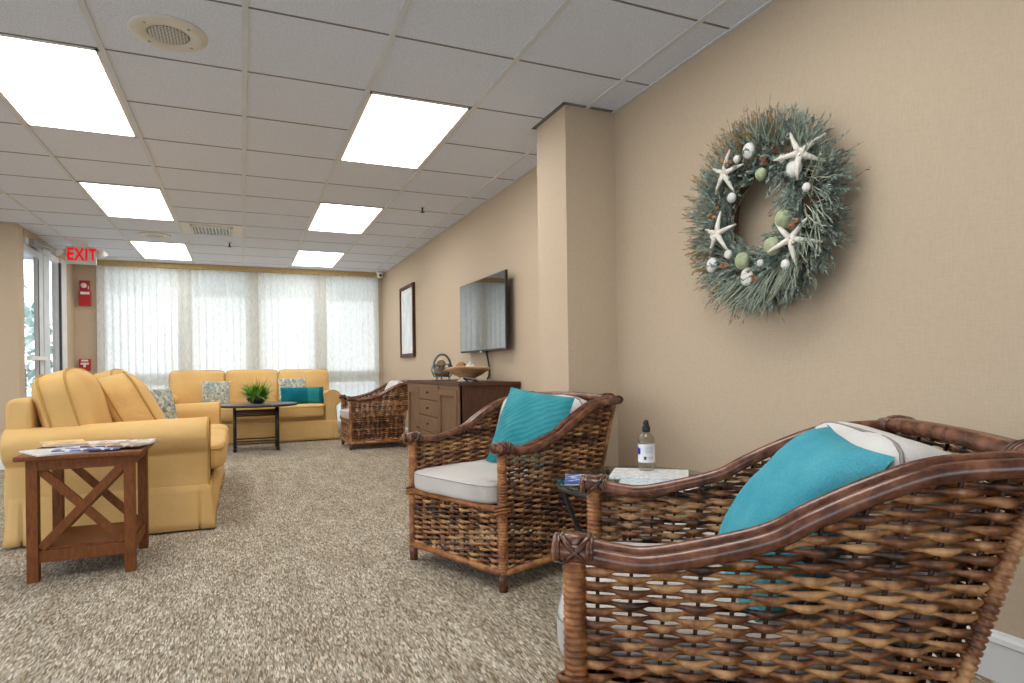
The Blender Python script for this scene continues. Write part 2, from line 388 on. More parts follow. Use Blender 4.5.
# back wall with four window openings
WX = [(-1.72, -.80), (-.685, .10), (.225, 1.03), (1.16, 1.96)]; WZ0, WZ1 = .14, 2.375
m = MB(); m.box(-2.15, XR, YB, YB + .15, 0, WZ0); m.box(-2.15, XR, YB, YB + .15, WZ1, H)
ed = [-2.15] + [e for w in WX for e in w] + [XR]
for a, b in zip(ed[::2], ed[1::2]): m.box(a, b, YB, YB + .15, WZ0, WZ1)
m.box(-2.06, -1.80, YB - .03, YB, 0, H)
struct(m.build('wall_back', M['wall']))
for k, (a, b) in enumerate(WX):
    w = struct(thing('window_%d' % (k + 1), None, None, ((a + b) / 2, YB + .035, 0)))
    hw = (b - a) / 2; f = MB()
    f.box(-hw, -hw + .035, -.03, .03, WZ0, WZ1); f.box(hw - .035, hw, -.03, .03, WZ0, WZ1)
    f.box(-hw, hw, -.03, .03, WZ1 - .035, WZ1); f.box(-hw, hw, -.03, .03, WZ0, WZ0 + .035)
    f.build('window_frame', M['alu'], w); t = MB(); t.box(-hw + .035, hw - .035, -.025, .025, .755, .93); t.build('transom', M['alu'], w)
    g = MB(); g.box(-hw + .035, hw - .035, -.003, .003, .93, WZ1 - .035); g.build('upper_pane', M['glass'], w)
    g = MB(); g.box(-hw + .035, hw - .035, -.003, .003, WZ0 + .035, .755); g.build('lower_pane', M['glass'], w)
# storefront wall on the left with the exit door and its sidelight
m = MB(); m.box(-2.17, -2.05, 7.95, 9.64, 2.36, H); m.box(-2.17, -2.05, 9.62, YB + .15, 0, H); struct(m.build('wall_storefront', M['wall']))
d = struct(thing('door_1', None, None, (-2.1, 7.95, 0)))
f = MB(); f.box(-.04, .03, 0, .02, 0, 2.36); f.box(-.05, .05, .02, .98, 2.3, 2.36); f.box(-.05, .03, .75, .98, 0, 2.36); f.build('door_frame', M['alu'], d)
f = MB(); f.box(-.02, .02, .02, .07, .01, 2.3); f.box(-.025, .025, .58, .74, .01, 2.3); f.box(-.025, .025, .07, .58, .01, .2); f.box(-.025, .025, .07, .58, 2.24, 2.3); lf = f.build('door_leaf', M['alu'], d)
f = MB(); f.box(.0225, .0262, .562, .585, .19, 2.21); f.build('gasket', M['alud'], lf)
f = MB(); f.box(-.004, .004, .07, .58, .2, 2.24); f.build('pane', M['glass'], d)
f = MB(); f.box(.045, .075, .1, .72, 1.09, 1.13); f.box(.02, .06, .12, .16, 1.085, 1.135); f.box(.02, .06, .66, .7, 1.085, 1.135); f.build('push_bar', M['plastic'], d)
f = MB(); f.box(.03, .09, .15, .5, 2.3, 2.36); f.bar((.06, .45, 2.37), (.14, .85, 2.37), .03, .02); f.build('door_closer', M['steel'], d)
w = struct(thing('window_5', None, None, (-2.1, 8.93, 0)))
f = MB(); f.box(-.05, .05, .44, .69, 0, 2.36); f.box(-.03, .03, 0, .44, 2.3, 2.36); f.box(-.03, .03, 0, .44, 0, .12); wf = f.build('window_frame', M['trimwhite'], w)
f = MB(); f.box(.03, .052, .40, .44, .12, 2.3); f.build('gasket', M['alud'], w)
f = MB(); f.box(-.004, .004, 0, .39, .12, 2.3); f.build('pane', M['glass'], w)
# baseboards
def baseboard(name, pts):
    m = MB()
    prof = [(0, 0), (.016, 0), (.016, .112), (.021, .116), (.019, .13), (.010, .138), (.006, .146), (0, .146)]
    for (x0, y0, x1, y1, nx, ny) in pts:
        vs = []
        for (x, y) in ((x0, y0), (x1, y1)):
            for p, q in prof: vs.append((x + nx * p, y + ny * p, q))
        n = len(prof); m.add(vs, [(k, (k + 1) % n, n + (k + 1) % n, n + k) for k in range(n)] + [tuple(range(n))[::-1], tuple(range(n, 2 * n))])
    struct(m.build(name, M['trimwhite']))
baseboard('baseboard_right', [(XR, YF, XR, 3.205, -1, 0), (1.714, 3.205, XR, 3.205, 0, -1), (1.714, 3.205, 1.714, 3.585, -1, 0), (1.714, 3.585, XR, 3.585, 0, 1), (XR, 3.585, XR, YB, -1, 0)])
baseboard('baseboard_back', [(-2.05, YB, XR, YB, 0, -1)])
baseboard('baseboard_return', [(XL, 7.73, -2.05, 7.73, 0, -1)])
# unseen roof added outside the back windows to dim their top band
m = MB(); m.box(-2.3, 5, YB + .15, 14.2, 2.52, 2.7); m.box(-2.3, 5, 14.1, 14.3, 2.46, 2.8); struct(m.build('added_shade_roof', M['trimwhite']))
# outside ground
m = MB(); m.box(-30, 30, YB + .15, 45, -.12, -.06); m.box(-30, -2.17, 7.95, YB + .15, -.12, -.06); m.box(-30, XL - .12, -30, 7.95, -.12, -.06); m.box(XL - .12, 30, -30, YF - .12, -.12, -.06); struct(m.build('ground', M['pave']))

# ------------------------------------------------------------------ ceiling fittings
def light(i, y, label):
    x = GX + TS * i
    t = thing('ceiling_light', label, 'light', (x + TS / 2, y, H), 0, 'ceiling light panels')
    L = TS * 2; f = MB(); w = .018
    f.box(-TS / 2 + .013, TS / 2 - .013, .008, .008 + w, -.005, .004); f.box(-TS / 2 + .013, TS / 2 - .013, L - .008 - w, L - .008, -.005, .004)
    f.box(-TS / 2 + .013, -TS / 2 + .013 + w, .008, L - .008, -.005, .004); f.box(TS / 2 - .013 - w, TS / 2 - .013, .008, L - .008, -.005, .004)
    f.build('frame', M['trimwhite'], t)
    d = MB(); d.box(-TS / 2 + .03, TS / 2 - .03, .026, L - .026, -.004, .003); d.build('diffuser', M['lamp'], t)
light(-2, GY, 'largest ceiling light panel, near the round cream ceiling speaker')
light(-2, GY + 4 * TS, 'middle ceiling light panel of the left row, nearer than the air vent')
light(-2, GY + 8 * TS, 'farthest ceiling light panel in the left row, just above the blinds')
light(1, GY, 'nearest ceiling light panel in the right row, in front of the wall pillar')
light(1, GY + 4 * TS, 'middle ceiling light panel in the right row')
light(1, GY + 8 * TS, 'farthest ceiling light panel in the right row, above the right sofa cushion')
for i, y, nm in ((1, GY - 4 * TS, 'added unseen ceiling light panel over the near wicker armchair'), (-2, GY - 4 * TS, 'added unseen ceiling light panel over the open carpet beside the camera'), (-6, GY - 2 * TS, 'added unseen ceiling light panel far left of the side table'), (-6, GY + 4 * TS, 'added unseen ceiling light panel far left of the near sofa')):
    light(i, y, nm)  # out-of-view panels added to brighten the near part of the room
def ceiling_speaker(x, y, label):
    t = thing('ceiling_speaker', label, 'speaker', (x, y, H)); b = MB()
    b.lathe([(.158, 0), (.158, -.006), (.15, -.011), (.088, -.013), (.084, -.006), (.001, -.006)], n=40); b.build('rim', M['cream'], t)
    g = MB(); g.lathe([(.085, -.009), (.075, -.013), (.001, -.015)], n=32)
    g.build('grille', mat_grille, t)
    for k in range(4):
        s_ = MB(); s_.lathe([(.006, -.008), (.006, -.015), (.001, -.0155)], (.12 * math.cos(PI / 4 + k * PI / 2), .12 * math.sin(PI / 4 + k * PI / 2), 0), 10); s_.build('screw', M['steel'], t)
tg = NT('speaker_grille'); tg.bsdf(.5, .4); vv = tg.n('ShaderNodeTexVoronoi'); vv.inputs['Scale'].default_value = 75; vv.inputs['Randomness'].default_value = .1; tg.l(tg.coord(), vv.inputs['Vector'])
tg.l(tg.ramp(vv.outputs['Distance'], [(.22, lin((70, 72, 72))), (.40, lin((200, 200, 194)))]), tg.b.inputs[0]); mat_grille = tg.m
ceiling_speaker(-.285, 3.17, 'round cream ceiling speaker on a near tile, beside the largest light panel')
ceiling_speaker(-.87, 7.9, 'small far round ceiling speaker beside the farthest left light panel')
t = thing('air_vent', 'white ceiling air vent with dark slots above the blinds', 'vent', (GX - TS / 2, GY + 6.5 * TS, H))
m = MB(); a = TS / 2 - .014; m.box(-a, a, -a, a, -.005, .002); m.build('vent_panel', M['trimwhite'], t)
m = MB(); m.box(-.185, .185, -.2, .2, -.012, -.004); m.build('opening', M['black'], t)
m = MB()
for x0, x1, y0, y1 in ((-.2, -.18, -.21, .21), (.18, .2, -.21, .21), (-.2, .2, -.21, -.185), (-.2, .2, .185, .21)): m.box(x0, x1, y0, y1, -.02, -.004)
m.build('vent_frame', M['cream'], t)
for k in range(11):
    m = MB(); x = -.165 + k * .033; m.bar((x, -.19, -.013), (x, .19, -.013), .017, .003, (.6, 0, .8)); m.build('louver', M['plastic'], t)
for x, y, l in ((-.125, 8.08, 'small ceiling sprinkler head beside the air vent'), (1.55, 5.72, 'small dark ceiling sprinkler head near the right wall')):
    t = thing('sprinkler_head', l, 'sprinkler', (x, y, H)); m = MB(); m.lathe([(.028, 0), (.028, -.005), (.014, -.008)], n=16); m.build('escutcheon', M['cream'], t)
    m = MB(); m.lathe([(.009, -.006), (.009, -.03), (.004, -.05)], n=10); m.build('stem', M['darkmetal'], t)
    m = MB(); m.lathe([(.022, -.05), (.022, -.053), (.001, -.054)], n=12); m.build('deflector', M['darkmetal'], t)
# text
def text_mesh(name, s, size, mat, parent, loc, rot, ex=.002, xs=1, off=0):
    cu = bpy.data.curves.new(name, 'FONT'); cu.body = s; cu.size = size; cu.extrude = ex; cu.offset = off; cu.space_character = 1.12; cu.align_x = 'CENTER'; cu.align_y = 'CENTER'
    o = bpy.data.objects.new(name, cu); C.objects.link(o)
    dg = bpy.context.evaluated_depsgraph_get(); dg.update(); me = bpy.data.meshes.new_from_object(o.evaluated_get(dg)); bpy.data.objects.remove(o)
    me.name = name; me.materials.clear(); me.materials.append(mat)
    o = bpy.data.objects.new(name, me); C.objects.link(o); o.parent = parent; o.location = loc; o.rotation_euler = rot; o.scale = (xs, 1, 1); return o
t = thing('exit_sign', 'red lettered EXIT sign hanging from the ceiling with two emergency lamps', 'sign', (-1.69, 8.6, 2.19), math.radians(3))
m = MB(); m.box(-.15, .15, -.025, .025, 0, .2); m.build('sign_box', M['exitface'], t, .006)
m = MB(); m.box(-.075, .075, -.02, .02, .2, .264); m.build('ceiling_mount', M['plastic'], t)
text_mesh('lettering', 'EXIT', .192, M['exitred'], t, (.012, -.027, .103), (PI / 2, 0, 0), .002, .66, .0055)
m = MB(); m.add([(-.138, -.028, .1), (-.122, -.028, .124), (-.122, -.028, .076), (-.138, -.026, .1), (-.122, -.026, .124), (-.122, -.026, .076)], [(0, 2, 1), (3, 4, 5), (0, 1, 4, 3), (1, 2, 5, 4), (2, 0, 3, 5)]); m.build('chevron', M['exitred'], t)
for sx in (-1, 1):
    m = MB(); m.tube([(sx * .15, 0, .13), (sx * .185, 0, .13)], .014); m.tube([(sx * .18, -.03, .125), (sx * .21, .0, .13), (sx * .245, .03, .135)], [.045, .042, .02], 14)
    m.tube([(sx * .222, -.04, .12), (sx * .2, -.015, .125)], [.05, .04], 14) if sx < 0 else None
    m.build('emergency_lamp', M['plastic'], t)
# fire alarm + pull station on the wall left of the blinds
t = thing('fire_alarm', 'red fire alarm strobe box on the wall below the exit sign', 'alarm', (-1.915, YB - .03, 1.84))
m = MB(); m.box(-.07, .07, -.05, 0, 0, .19); m.build('sounder', M['red'], t, .006)
m = MB(); m.box(-.058, .058, -.055, 0, .19, .33); m.build('strobe_housing', M['red'], t, .006)
m = MB(); m.lathe([(.034, .0), (.032, .018), (.02, .028), (.001, .032)], (-.008, -.055, .262), 20, axis='Y'); m.build('strobe_lens', M['plastic'], t)
m = MB(); m.box(-.048, .055, -.053, -.049, .145, .18); m.build('label_strip', M['plastic'], t)
m = MB(); m.box(.038, .05, -.058, -.054, .215, .255); m.build('side_mark', M['plastic'], t)
t = thing('pull_station', 'red fire alarm pull box with white handle low on the wall', 'alarm', (-1.925, YB - .03, .97))
m = MB(); m.box(-.065, .065, -.045, 0, 0, .16); m.build('housing', M['red'], t, .005)
m = MB(); m.box(-.045, .045, -.056, -.044, .085, .11); m.box(-.013, .013, -.056, -.044, .05, .09); m.build('pull_handle', M['plastic'], t)
m = MB(); m.box(-.04, .04, -.048, -.044, .128, .15); m.build('label_strip', M['plastic'], t)
# security camera
t = thing('security_camera', 'small white dome security camera in the far ceiling corner', 'camera', (1.955, 9.73, H))
m = MB(); m.lathe([(.055, 0), (.055, -.03), (.045, -.04)], n=20); m.build('mount', M['plastic'], t)
m = MB(); m.ball((0, -.01, -.062), .048, n=18, m=12); m.build('housing', M['plastic'], t)
m = MB(); m.lathe([(.02, 0), (.02, .012), (.001, .014)], (-.004, -.05, -.068), 16, axis='Y'); m.build('lens', M['black'], t)

# ------------------------------------------------------------------ vertical blinds
t = thing('vertical_blind', 'wide sheer white vertical blind drawn across the far windows', 'blind', (0, 9.90, 0))
m = MB(); m.box(-1.79, 2.035, -.06, .06, 2.375, 2.4425); m.build('valance', M['valance'], t)
nv = 43; x0, x1 = -1.77, 1.965
for k in range(nv):
    xc = x0 + (x1 - x0) * (k + .5) / nv; p = (x1 - x0) / nv; hw = p * .66; n = 6; vs = []
    ang = math.radians(30 + random.uniform(-6, 6)); za, zb = .05, 2.375
    nz = 6
    for j in range(nz + 1):
        z = za + (zb - za) * j / nz
        for i in range(n + 1):
            u = -1 + 2 * i / n; lx = u * hw; ly = .018 * (1 - u * u) + .003 * math.sin(z * 2 + k)
            vs.append((xc + lx * math.cos(ang), .02 - ly + lx * math.sin(ang), z))
    fs = [(j * (n + 1) + i, j * (n + 1) + i + 1, (j + 1) * (n + 1) + i + 1, (j + 1) * (n + 1) + i) for j in range(nz) for i in range(n)]
    m = MB(); m.add(vs, fs, 0, True); m.build('vane', M['blind'], t)

# ------------------------------------------------------------------ sofas
def cushion_cord(h, k, yy, c, M_=None, r=.005, n=64, grow=1.004):
    """cord seam running round a box cushion at depth yy (fraction of half depth)"""
    pts = []
    for i in range(n):
        a = 2 * PI * i / n; cx, cz = math.cos(a), math.sin(a); l = (abs(cx) ** k + abs(cz) ** k) ** (1 / k)
        s = (1 - abs(yy) ** k) ** (1 / k)
        w = Vector((cx / l * s * h[0] * grow, yy * h[1], cz / l * s * h[2] * grow))
        pts.append((M_ @ w if M_ else w) + Vector(c))
    return pts
def make_sofa(name, label, slumped=False):
    t = thing(name, label, 'sofa', (0, 0, 0)); L = 2.2; hl = L / 2; D = 1.0; y0, y1 = -.5, .5
    pi_ = hl - .205; po = hl - .06          # arm panel inner / outer
    b = MB(); b.softbox((0, 0, .29), (po - .03, .45, .18), 14, 10); b.build('base', M['sofa'], t)
    # skirt: slightly flared band with corner pleats
    sk = MB(); per = []
    def side(a, bb, n):
        for i in range(n): per.append((Vector(a).lerp(Vector(bb), i / n)))
    ys = .465
    side((-po, y0, 0), (po, y0, 0), 200); side((po, y0, 0), (po, ys, 0), 96); side((po, ys, 0), (-po, ys, 0), 60); side((-po, ys, 0), (-po, y0, 0), 96)
    n = len(per); vs = []; nzs = 6
    for j in range(nzs + 1):
        f = j / nzs; z = .27 * (1 - f) + .012 * f
        for i, p in enumerate(per):
            out = Vector((p.x / po, p.y / .5 if p.y < 0 else p.y / ys, 0)); out = Vector((out.x if abs(out.x) > .985 else 0, out.y if abs(out.y) > .985 else 0, 0))
            wob = .010 * noise.noise(Vector((p.x * 5, p.y * 5, 3.1)))
            cd = abs(abs(p.x) - po) + (abs(p.y - y0) if p.y < 0 else abs(p.y - ys))
            pleat = -.03 if .042 < cd < .058 else (.006 if cd <= .042 else 0)
            vs.append((p.x + out.x * (.006 + .022 * f + f * (wob + pleat)), p.y + out.y * (.006 + .022 * f + f * (wob + pleat)), z))
    sk.add(vs, [(j * n + i, (j + 1) * n + i, (j + 1) * n + (i + 1) % n, j * n + (i + 1) % n) for j in range(nzs) for i in range(n)], 0, True)
    sk_o = sk.build('skirt', M['sofa'], t); sd = sk_o.modifiers.new('thick', 'SOLIDIFY'); sd.thickness = .006
    # arms: panel with a rolled top
    for sx in (-1, 1):
        prof = []; rc = (pi_ + .105, .565); r = .105
        prof += [(pi_, .1), (po, .1), (po + .004, .30), (po - .004, .46)]
        a0 = math.radians(-58)
        for i in range(19):
            a = a0 + (math.radians(180) - a0) * i / 18; prof.append((rc[0] + r * math.cos(a), rc[1] + r * math.sin(a)))
        prof = [(sx * p, q) for p, q in prof]
        if sx < 0: prof = prof[::-1]
        a = MB()
        def warp(w):
            f = max(0, min(1, (w[1] - y0) / .9)); return (w[0] + .004 * noise.noise(Vector(w) * 6), w[1], w[2] - .025 * f * (w[2] > .3) + .004 * noise.noise(Vector(w) * 5 + Vector((4, 0, 0))))
        a.extrude(prof, y0 + .0, y1 - .005, 'Y', 0, True, 14, warp); ao = a.build('arm', M['sofa'], t, .012)
        c = MB(); c.tube([(p, y0 - .003, q) for p, q in prof], .005, 6, 0, True); c.build('front_cord', M['seam'], ao)
    # backrest
    bp = [(.37, .2), (.455, .2), (.485, .45), (.492, .745)] + [(.432 + .06 * math.cos(a), .755 + .05 * math.sin(a)) for a in [PI * i / 10 for i in range(1, 10)]] + [(.372, .72)]
    b = MB(); b.extrude(bp[::-1], -po + .01, po - .01, 'X', 0, True, 16, lambda w: (w[0], w[1], w[2] + .008 * noise.noise(Vector(w) * 3))); b.build('backrest', M['sofa'], t, .02)
    iw = 2 * pi_ / 3
    s_ = MB(); s_.softbox((0, -.165, .40), (pi_ - .002, .405, .088), 12, 20, (0, .04, .14), .008, 3, seed=1); so = s_.build('seat_cushion', M['sofa'], t)
    for zz in (-.62, .62):
        c_ = MB(); pts = []
        for i in range(120):
            an = 2 * PI * i / 120; cx, cy = math.cos(an), math.sin(an); l = (abs(cx) ** 12 + abs(cy) ** 12) ** (1 / 12); pts.append((cx / l * (pi_ - .002), -.165 + cy / l * .405 * 1.022, .40 + zz * .088))
        c_.tube(pts, .004, 6, 0, True); c_.build('cord', M['seam'], so)
    bw = 2.04 / 6
    for k in range(3):
        if slumped and k == 1: continue
        if slumped: lean, bh, kk, cc, crown = -15, (bw - .014, .118, .252), 5.6, (2 * bw * (k - 1) - (.0 if k else .015), .232, .70), (.03, .22, .04)
        else: lean, bh, kk, cc, crown = -14, (bw - .002, .128, .25), 11, (2 * bw * (k - 1), .22, .688), (0, .2, .03)
        Ml = Matrix.Rotation(math.radians(lean), 3, 'X')
        s_ = MB(); s_.softbox(cc, bh, kk, 16, crown, .010 if slumped else .014, 4, M=Ml, seed=10 + k); bo = s_.build('back_cushion', M['sofa'], t)
        for yy in ((-.56, .56) if slumped else (-.78, .78)):
            c_ = MB(); c_.tube(cushion_cord(bh, kk, yy, cc, Ml, .004, 64, 1.03 if slumped else 1.004), .007 if slumped else .006, 6, 0, True); c_.build('cord', M['seam'], bo)
    return t
sofa1 = make_sofa('sofa', 'yellow slipcovered sofa seen side on, behind the wooden side table with magazines', True)
sofa1.location = (-.695, 5.24, 0); sofa1.rotation_euler = (0, 0, PI / 2)
sofa2 = make_sofa('sofa', 'yellow slipcovered sofa facing the camera in front of the blinds')
sofa2.location = (.12, 9.33, 0)

def pillow(name, w, h, th, mat, label, cat, loc, yaw, lean, roll=0, seed=0, group=None, cord=None, pinch=.07, jit=.006):
    m = MB(); m.pillow(w, h, th, 18, pinch, jit, seed); o = m.build(name, mat)
    pose(o, loc, yaw, lean, roll); return tag(o, label, cat, group)
pillow('throw_pillow', .35, .34, .13, M['floral'], 'patterned blue and cream pillow on the left of the far sofa', 'pillow', (-.325, 9.13, .49), 0, math.radians(16), 0, 1)
pillow('throw_pillow', .38, .36, .13, M['floral'], 'patterned blue and cream pillow behind the long teal pillow on the far sofa', 'pillow', (.63, 9.20, .495), 0, math.radians(16), 0, 2)
t = thing('lumbar_pillow', 'long dark teal pillow lying across the right of the far sofa', 'pillow', (.74, 8.99, .49))
t.rotation_euler = (math.radians(-14), 0, 0)
m = MB(); m.pillow(.56, .23, .13, 18, .03, .003, 4)
for i_, f_ in enumerate(m.f):
    if .05 < sum(m.v[q][0] for q in f_) / 4 < .22: m.mi[i_] = 1
m.build('cover', [M['tealdark'], M['teallight']], t)
# ------------------------------------------------------------------ left sofa loose cushions
t = thing('loose_cushion', 'yellow box cushion slumped forward in the middle of the near sofa', 'cushion', (-.695, 5.06, .655))
Ml = Matrix(((1, 0, 0), (0, 1, 0), (-.42, 0, 1))) @ Matrix.Rotation(math.radians(90 + 14), 3, 'Z') @ Matrix.Rotation(math.radians(-32), 3, 'X')
m = MB(); m.softbox((0, 0, 0), (.27, .16, .235), 7, 16, (.03, .16, .03), .012, 4, M=Ml, seed=31); m.build('cover', M['sofa'], t)
for yy in (-.62, .62):
    m = MB(); m.tube(cushion_cord((.27, .16, .235), 7, yy, (0, 0, 0), Ml, .004, 64, 1.03), .007, 6, 0, True); m.build('cord', M['seam'], t)
pillow('throw_pillow', .44, .42, .15, M['sofa'], 'yellow throw pillow leaning at the far end of the near sofa, behind the patterned pillow', 'pillow', (-.72, 5.72, .50), math.radians(70), math.radians(22), math.radians(12), 5)
pillow('throw_pillow', .34, .35, .13, M['floral'], 'patterned blue pillow leaning on the slumped yellow cushion of the near sofa', 'pillow', (-.585, 5.5, .49), math.radians(38), math.radians(20), 0, 6)

# ------------------------------------------------------------------ rattan armchairs
ARM = [(-.415, .604), (-.36, .598), (-.30, .588), (-.24, .584), (-.145, .602), (-.03, .634), (.04, .672), (.13, .716), (.23, .754), (.33, .766), (.425, .770)]
def arm_z(y):
    pts = ARMS
    if y <= pts[0][0]: return pts[0][1]
    for (a, b), (c, d) in zip(pts, pts[1:]):
        if y <= c: return b + (d - b) * (y - a) / (c - a)
    return pts[-1][1]
ARMS = [(p.x, p.y) for p in spline([(a, b, 0) for a, b in ARM], 8)]
WH = .325; YFR = -.375
def y_back(z): return .255 + .18 * ((z - .36) + math.sqrt((z - .36) ** 2 + .003))
def strand(mb, fn, s0, s1, N, par, ph, segs=5, A=.0150, t=.0036, h0=.0038, h1=.0052, rj=0):
    """one cane woven through N rods; fn(s) -> (point, normal)"""
    n = max(3, int(abs(s1 - s0) * N * segs)); vs = []; S = 6
    for i in range(n + 1):
        s = s0 + (s1 - s0) * i / n; p, nr = fn(s); c = math.cos(PI * (s * N - .5) + par * PI)
        q = p + nr * (A * c); hh = (h0 + h1 * abs(c)) * (1 + .22 * noise.noise(Vector((s * 9, ph, par * 3.3)))) + rj; tt = t + .0012 * abs(c)
        for k in range(S):
            a = 2 * PI * k / S; vs.append(q + nr * (tt * math.cos(a)) + Vector((0, 0, hh * math.sin(a))))
    fs = [(i * S + k, i * S + (k + 1) % S, (i + 1) * S + (k + 1) % S, (i + 1) * S + k) for i in range(n) for k in range(S)]
    fs += [tuple(range(S))[::-1], tuple(n * S + k for k in range(S))]
    mb.add(vs, fs, 0, True)
def make_armchair(name, label, group):
    t = thing(name, label, 'armchair', (0, 0, 0), 0, group)
    rnd = random.Random(3); pitch = .0122
    NS = 11; NFR = 9
    # sides
    for sx in (-1, 1):
        w = MB(); z = .098; k = 0
        while z < .78:
            yb = y_back(z) - .012
            ya = YFR + .012
            if arm_z(ya) - .02 < z:
                # first y where the arm rail is above this row
                y = ya
                while y < yb and arm_z(y) - .02 < z: y += .004
                ya2 = y
            else: ya2 = ya
            if yb - ya2 > .03:
                s0 = (ya2 - ya) / (yb - ya); zz = z; jit = rnd.uniform(-.0012, .0012); rj = rnd.uniform(-.0008, .0008)
                def fn(s, zz=zz, ya=ya, yb=yb, ph=rnd.random() * 9):
                    return Vector((sx * WH, ya + (yb - ya) * s, zz + .0026 * noise.noise(Vector((s * 7, zz * 30, ph))))), Vector((sx, 0, 0))
                strand(w, fn, s0, 1.012, NS, k % 2, z * 77, rj=rj)
            z += pitch; k += 1
        wo = w.build('woven_side', M['strand'], t)
        r = MB()
        for i in range(NS):
            s = (i + .5) / NS; pts = []
            for j in range(13):
                z = .07 + (.80 - .07) * j / 12; ya = YFR + .012; yb = y_back(z) - .012; y = ya + (yb - ya) * s
                if z > arm_z(y): pts.append((sx * WH, y, arm_z(y))); break
                pts.append((sx * WH, y, z))
            r.tube(pts, .0042, 6)
        r.build('rods', M['rod'], wo)
    # front
    w = MB(); z = .098; k = 0
    while z < .335:
        def fn(s, zz=z, ph=rnd.random() * 9): return Vector((-WH + .012 + (2 * WH - .024) * s, YFR, zz + .0026 * noise.noise(Vector((s * 7, zz * 30, ph))))), Vector((0, -1, 0))
        strand(w, fn, 0, 1, NFR, k % 2, z * 77, rj=rnd.uniform(-.0008, .0008)); z += pitch; k += 1
    wo = w.build('woven_front', M['strand'], t); r = MB()
    for i in range(NFR):
        x = -WH + .012 + (2 * WH - .024) * (i + .5) / NFR; r.tube([(x, YFR, .07), (x, YFR, .34)], .0042, 6)
    r.build('rods', M['rod'], wo)
    # back
    w = MB(); z = .098; k = 0
    while z < .775:
        nr = Vector((0, 1, -.33)).normalized()
        def fn(s, zz=z, ph=rnd.random() * 9): return Vector((-WH + .012 + (2 * WH - .024) * s, y_back(zz), zz + .0026 * noise.noise(Vector((s * 7, zz * 30, ph))))), nr
        strand(w, fn, 0, 1, NFR, k % 2, z * 77, rj=rnd.uniform(-.0008, .0008)); z += pitch; k += 1
    wo = w.build('woven_back', M['strand'], t); r = MB()
    for i in range(NFR):
        x = -WH + .012 + (2 * WH - .024) * (i + .5) / NFR; r.tube([(x, y_back(z_), z_) for z_ in (.07, .2, .3, .36, .42, .5, .6, .7, .78)], .0042, 6)
    r.build('rods', M['rod'], wo)
    # corner posts, wrapped in cane, with dark feet
    for sx in (-1, 1):
        for fb in (0, 1):
            zt = .592 if fb == 0 else .775
            pos = (lambda z: (sx * WH, YFR, z)) if fb == 0 else (lambda z: (sx * WH, y_back(z), z))
            p = MB(); path = []; rr = []; z = .07; i = 0
            while z < zt:
                for dz, q in (((0, .0175), (.003, .0215), (.0065, .0225), (.0095, .0215)) if fb == 0 else ((0, .0105), (.003, .0145), (.0065, .0152), (.0095, .0145))):
                    path.append(pos(z + dz)); rr.append(q + rnd.uniform(-.0008, .0012))
                z += .0122
            path.append(pos(zt)); rr.append(.018)
            p.tube(path, rr, 12); po = p.build('post', M['wrap'] if fb == 0 else M['strand'], t)
            l = MB(); l.tube([pos(0), pos(.085)], [.019, .021], 12); l.build('leg', M['rail'], t)
    # arm rails: two canes side by side, sweeping up to the back
    rl = spline([(0, a, b) for a, b in ARM], 6)
    for sx in (-1, 1):
        a = MB()
        for dx, dz in ((.0175, -.003), (-.0165, .004)):
            a.tube([(sx * (WH + dx), p.y, p.z + dz) for p in rl], .0172, 12)
        ao = a.build('arm_rail', M['rail'], t)
        b = MB(); b.tube([(sx * WH, YFR, .585), (sx * WH, YFR, .624), (sx * WH, YFR, .628)], [.0225, .0225, .019], 14)
        for q in (-.032, .032):
            pts = []
            for i in range(20):
                an = 2 * PI * i / 20; pts.append((sx * WH + .037 * math.cos(an), YFR + q * math.sin(an) * .8 + .004, .601 + .0245 * math.sin(an)))
            b.tube(pts, .0055, 6, 0, True)
        for q in (-.034, -.027, .027, .034):
            b.tube([(sx * WH + .036 * math.cos(2 * PI * i / 18), YFR + q, .601 + .0225 * math.sin(2 * PI * i / 18)) for i in range(18)], .0045, 6, 0, True)
        b.build('binding', M['rail'], ao)
    a = MB()
    for dy, dz in ((.017, -.002), (-.017, .005)):
        a.tube([(x, .412 + dy, .770 + dz + .012 * (1 - (x / (WH + .012)) ** 2)) for x in [-(WH + .012) + (2 * WH + .024) * i / 14 for i in range(15)]], .0195, 12)
    ao = a.build('back_rail', M['rail'], t)
    for sx in (-1, 1):
        b = MB()
        for q in (0, .012, .024):
            b.tube([(sx * (WH - .035 - q), .412 + .0395 * math.cos(2 * PI * i / 18), .776 + .0245 * math.sin(2 * PI * i / 18)) for i in range(18)], .005, 6, 0, True)
        b.ball((sx * (WH + .008), .424, .772), .028, .026, .022); b.build('binding', M['rail'], ao)
    # lower frame and front seat rail
    a = MB(); zb = .082; e = .012
    a.tube([(-WH, YFR - e, zb), (WH, YFR - e, zb)], .015, 10); a.tube([(-WH - e, YFR, zb), (-WH - e, y_back(zb), zb)], .015, 10); a.tube([(WH + e, YFR, zb), (WH + e, y_back(zb), zb)], .015, 10); a.tube([(-WH, y_back(zb) + e, zb), (WH, y_back(zb) + e, zb)], .015, 10)
    a.build('lower_rail', M['wrap'], t)
    a = MB(); a.tube([(-WH, YFR - .012, .345), (WH, YFR - .012, .345)], .0155, 10); ao = a.build('seat_rail', M['wrap'], t)
    for sx in (-1, 1):
        b = MB()
        for q in (-.014, 0, .014):
            b.tube([(sx * WH + .029 * math.cos(2 * PI * i / 16), YFR - .002 + .031 * math.sin(2 * PI * i / 16), .345 + q + .008 * math.cos(2 * PI * i / 16)) for i in range(16)], .006, 6, 0, True)
        b.build('binding', M['wrap'], ao)
    d = MB(); d.box(-WH + .012, WH - .012, YFR + .012, y_back(.33) - .015, .325, .345); d.build('seat_deck', M['deck'], t)
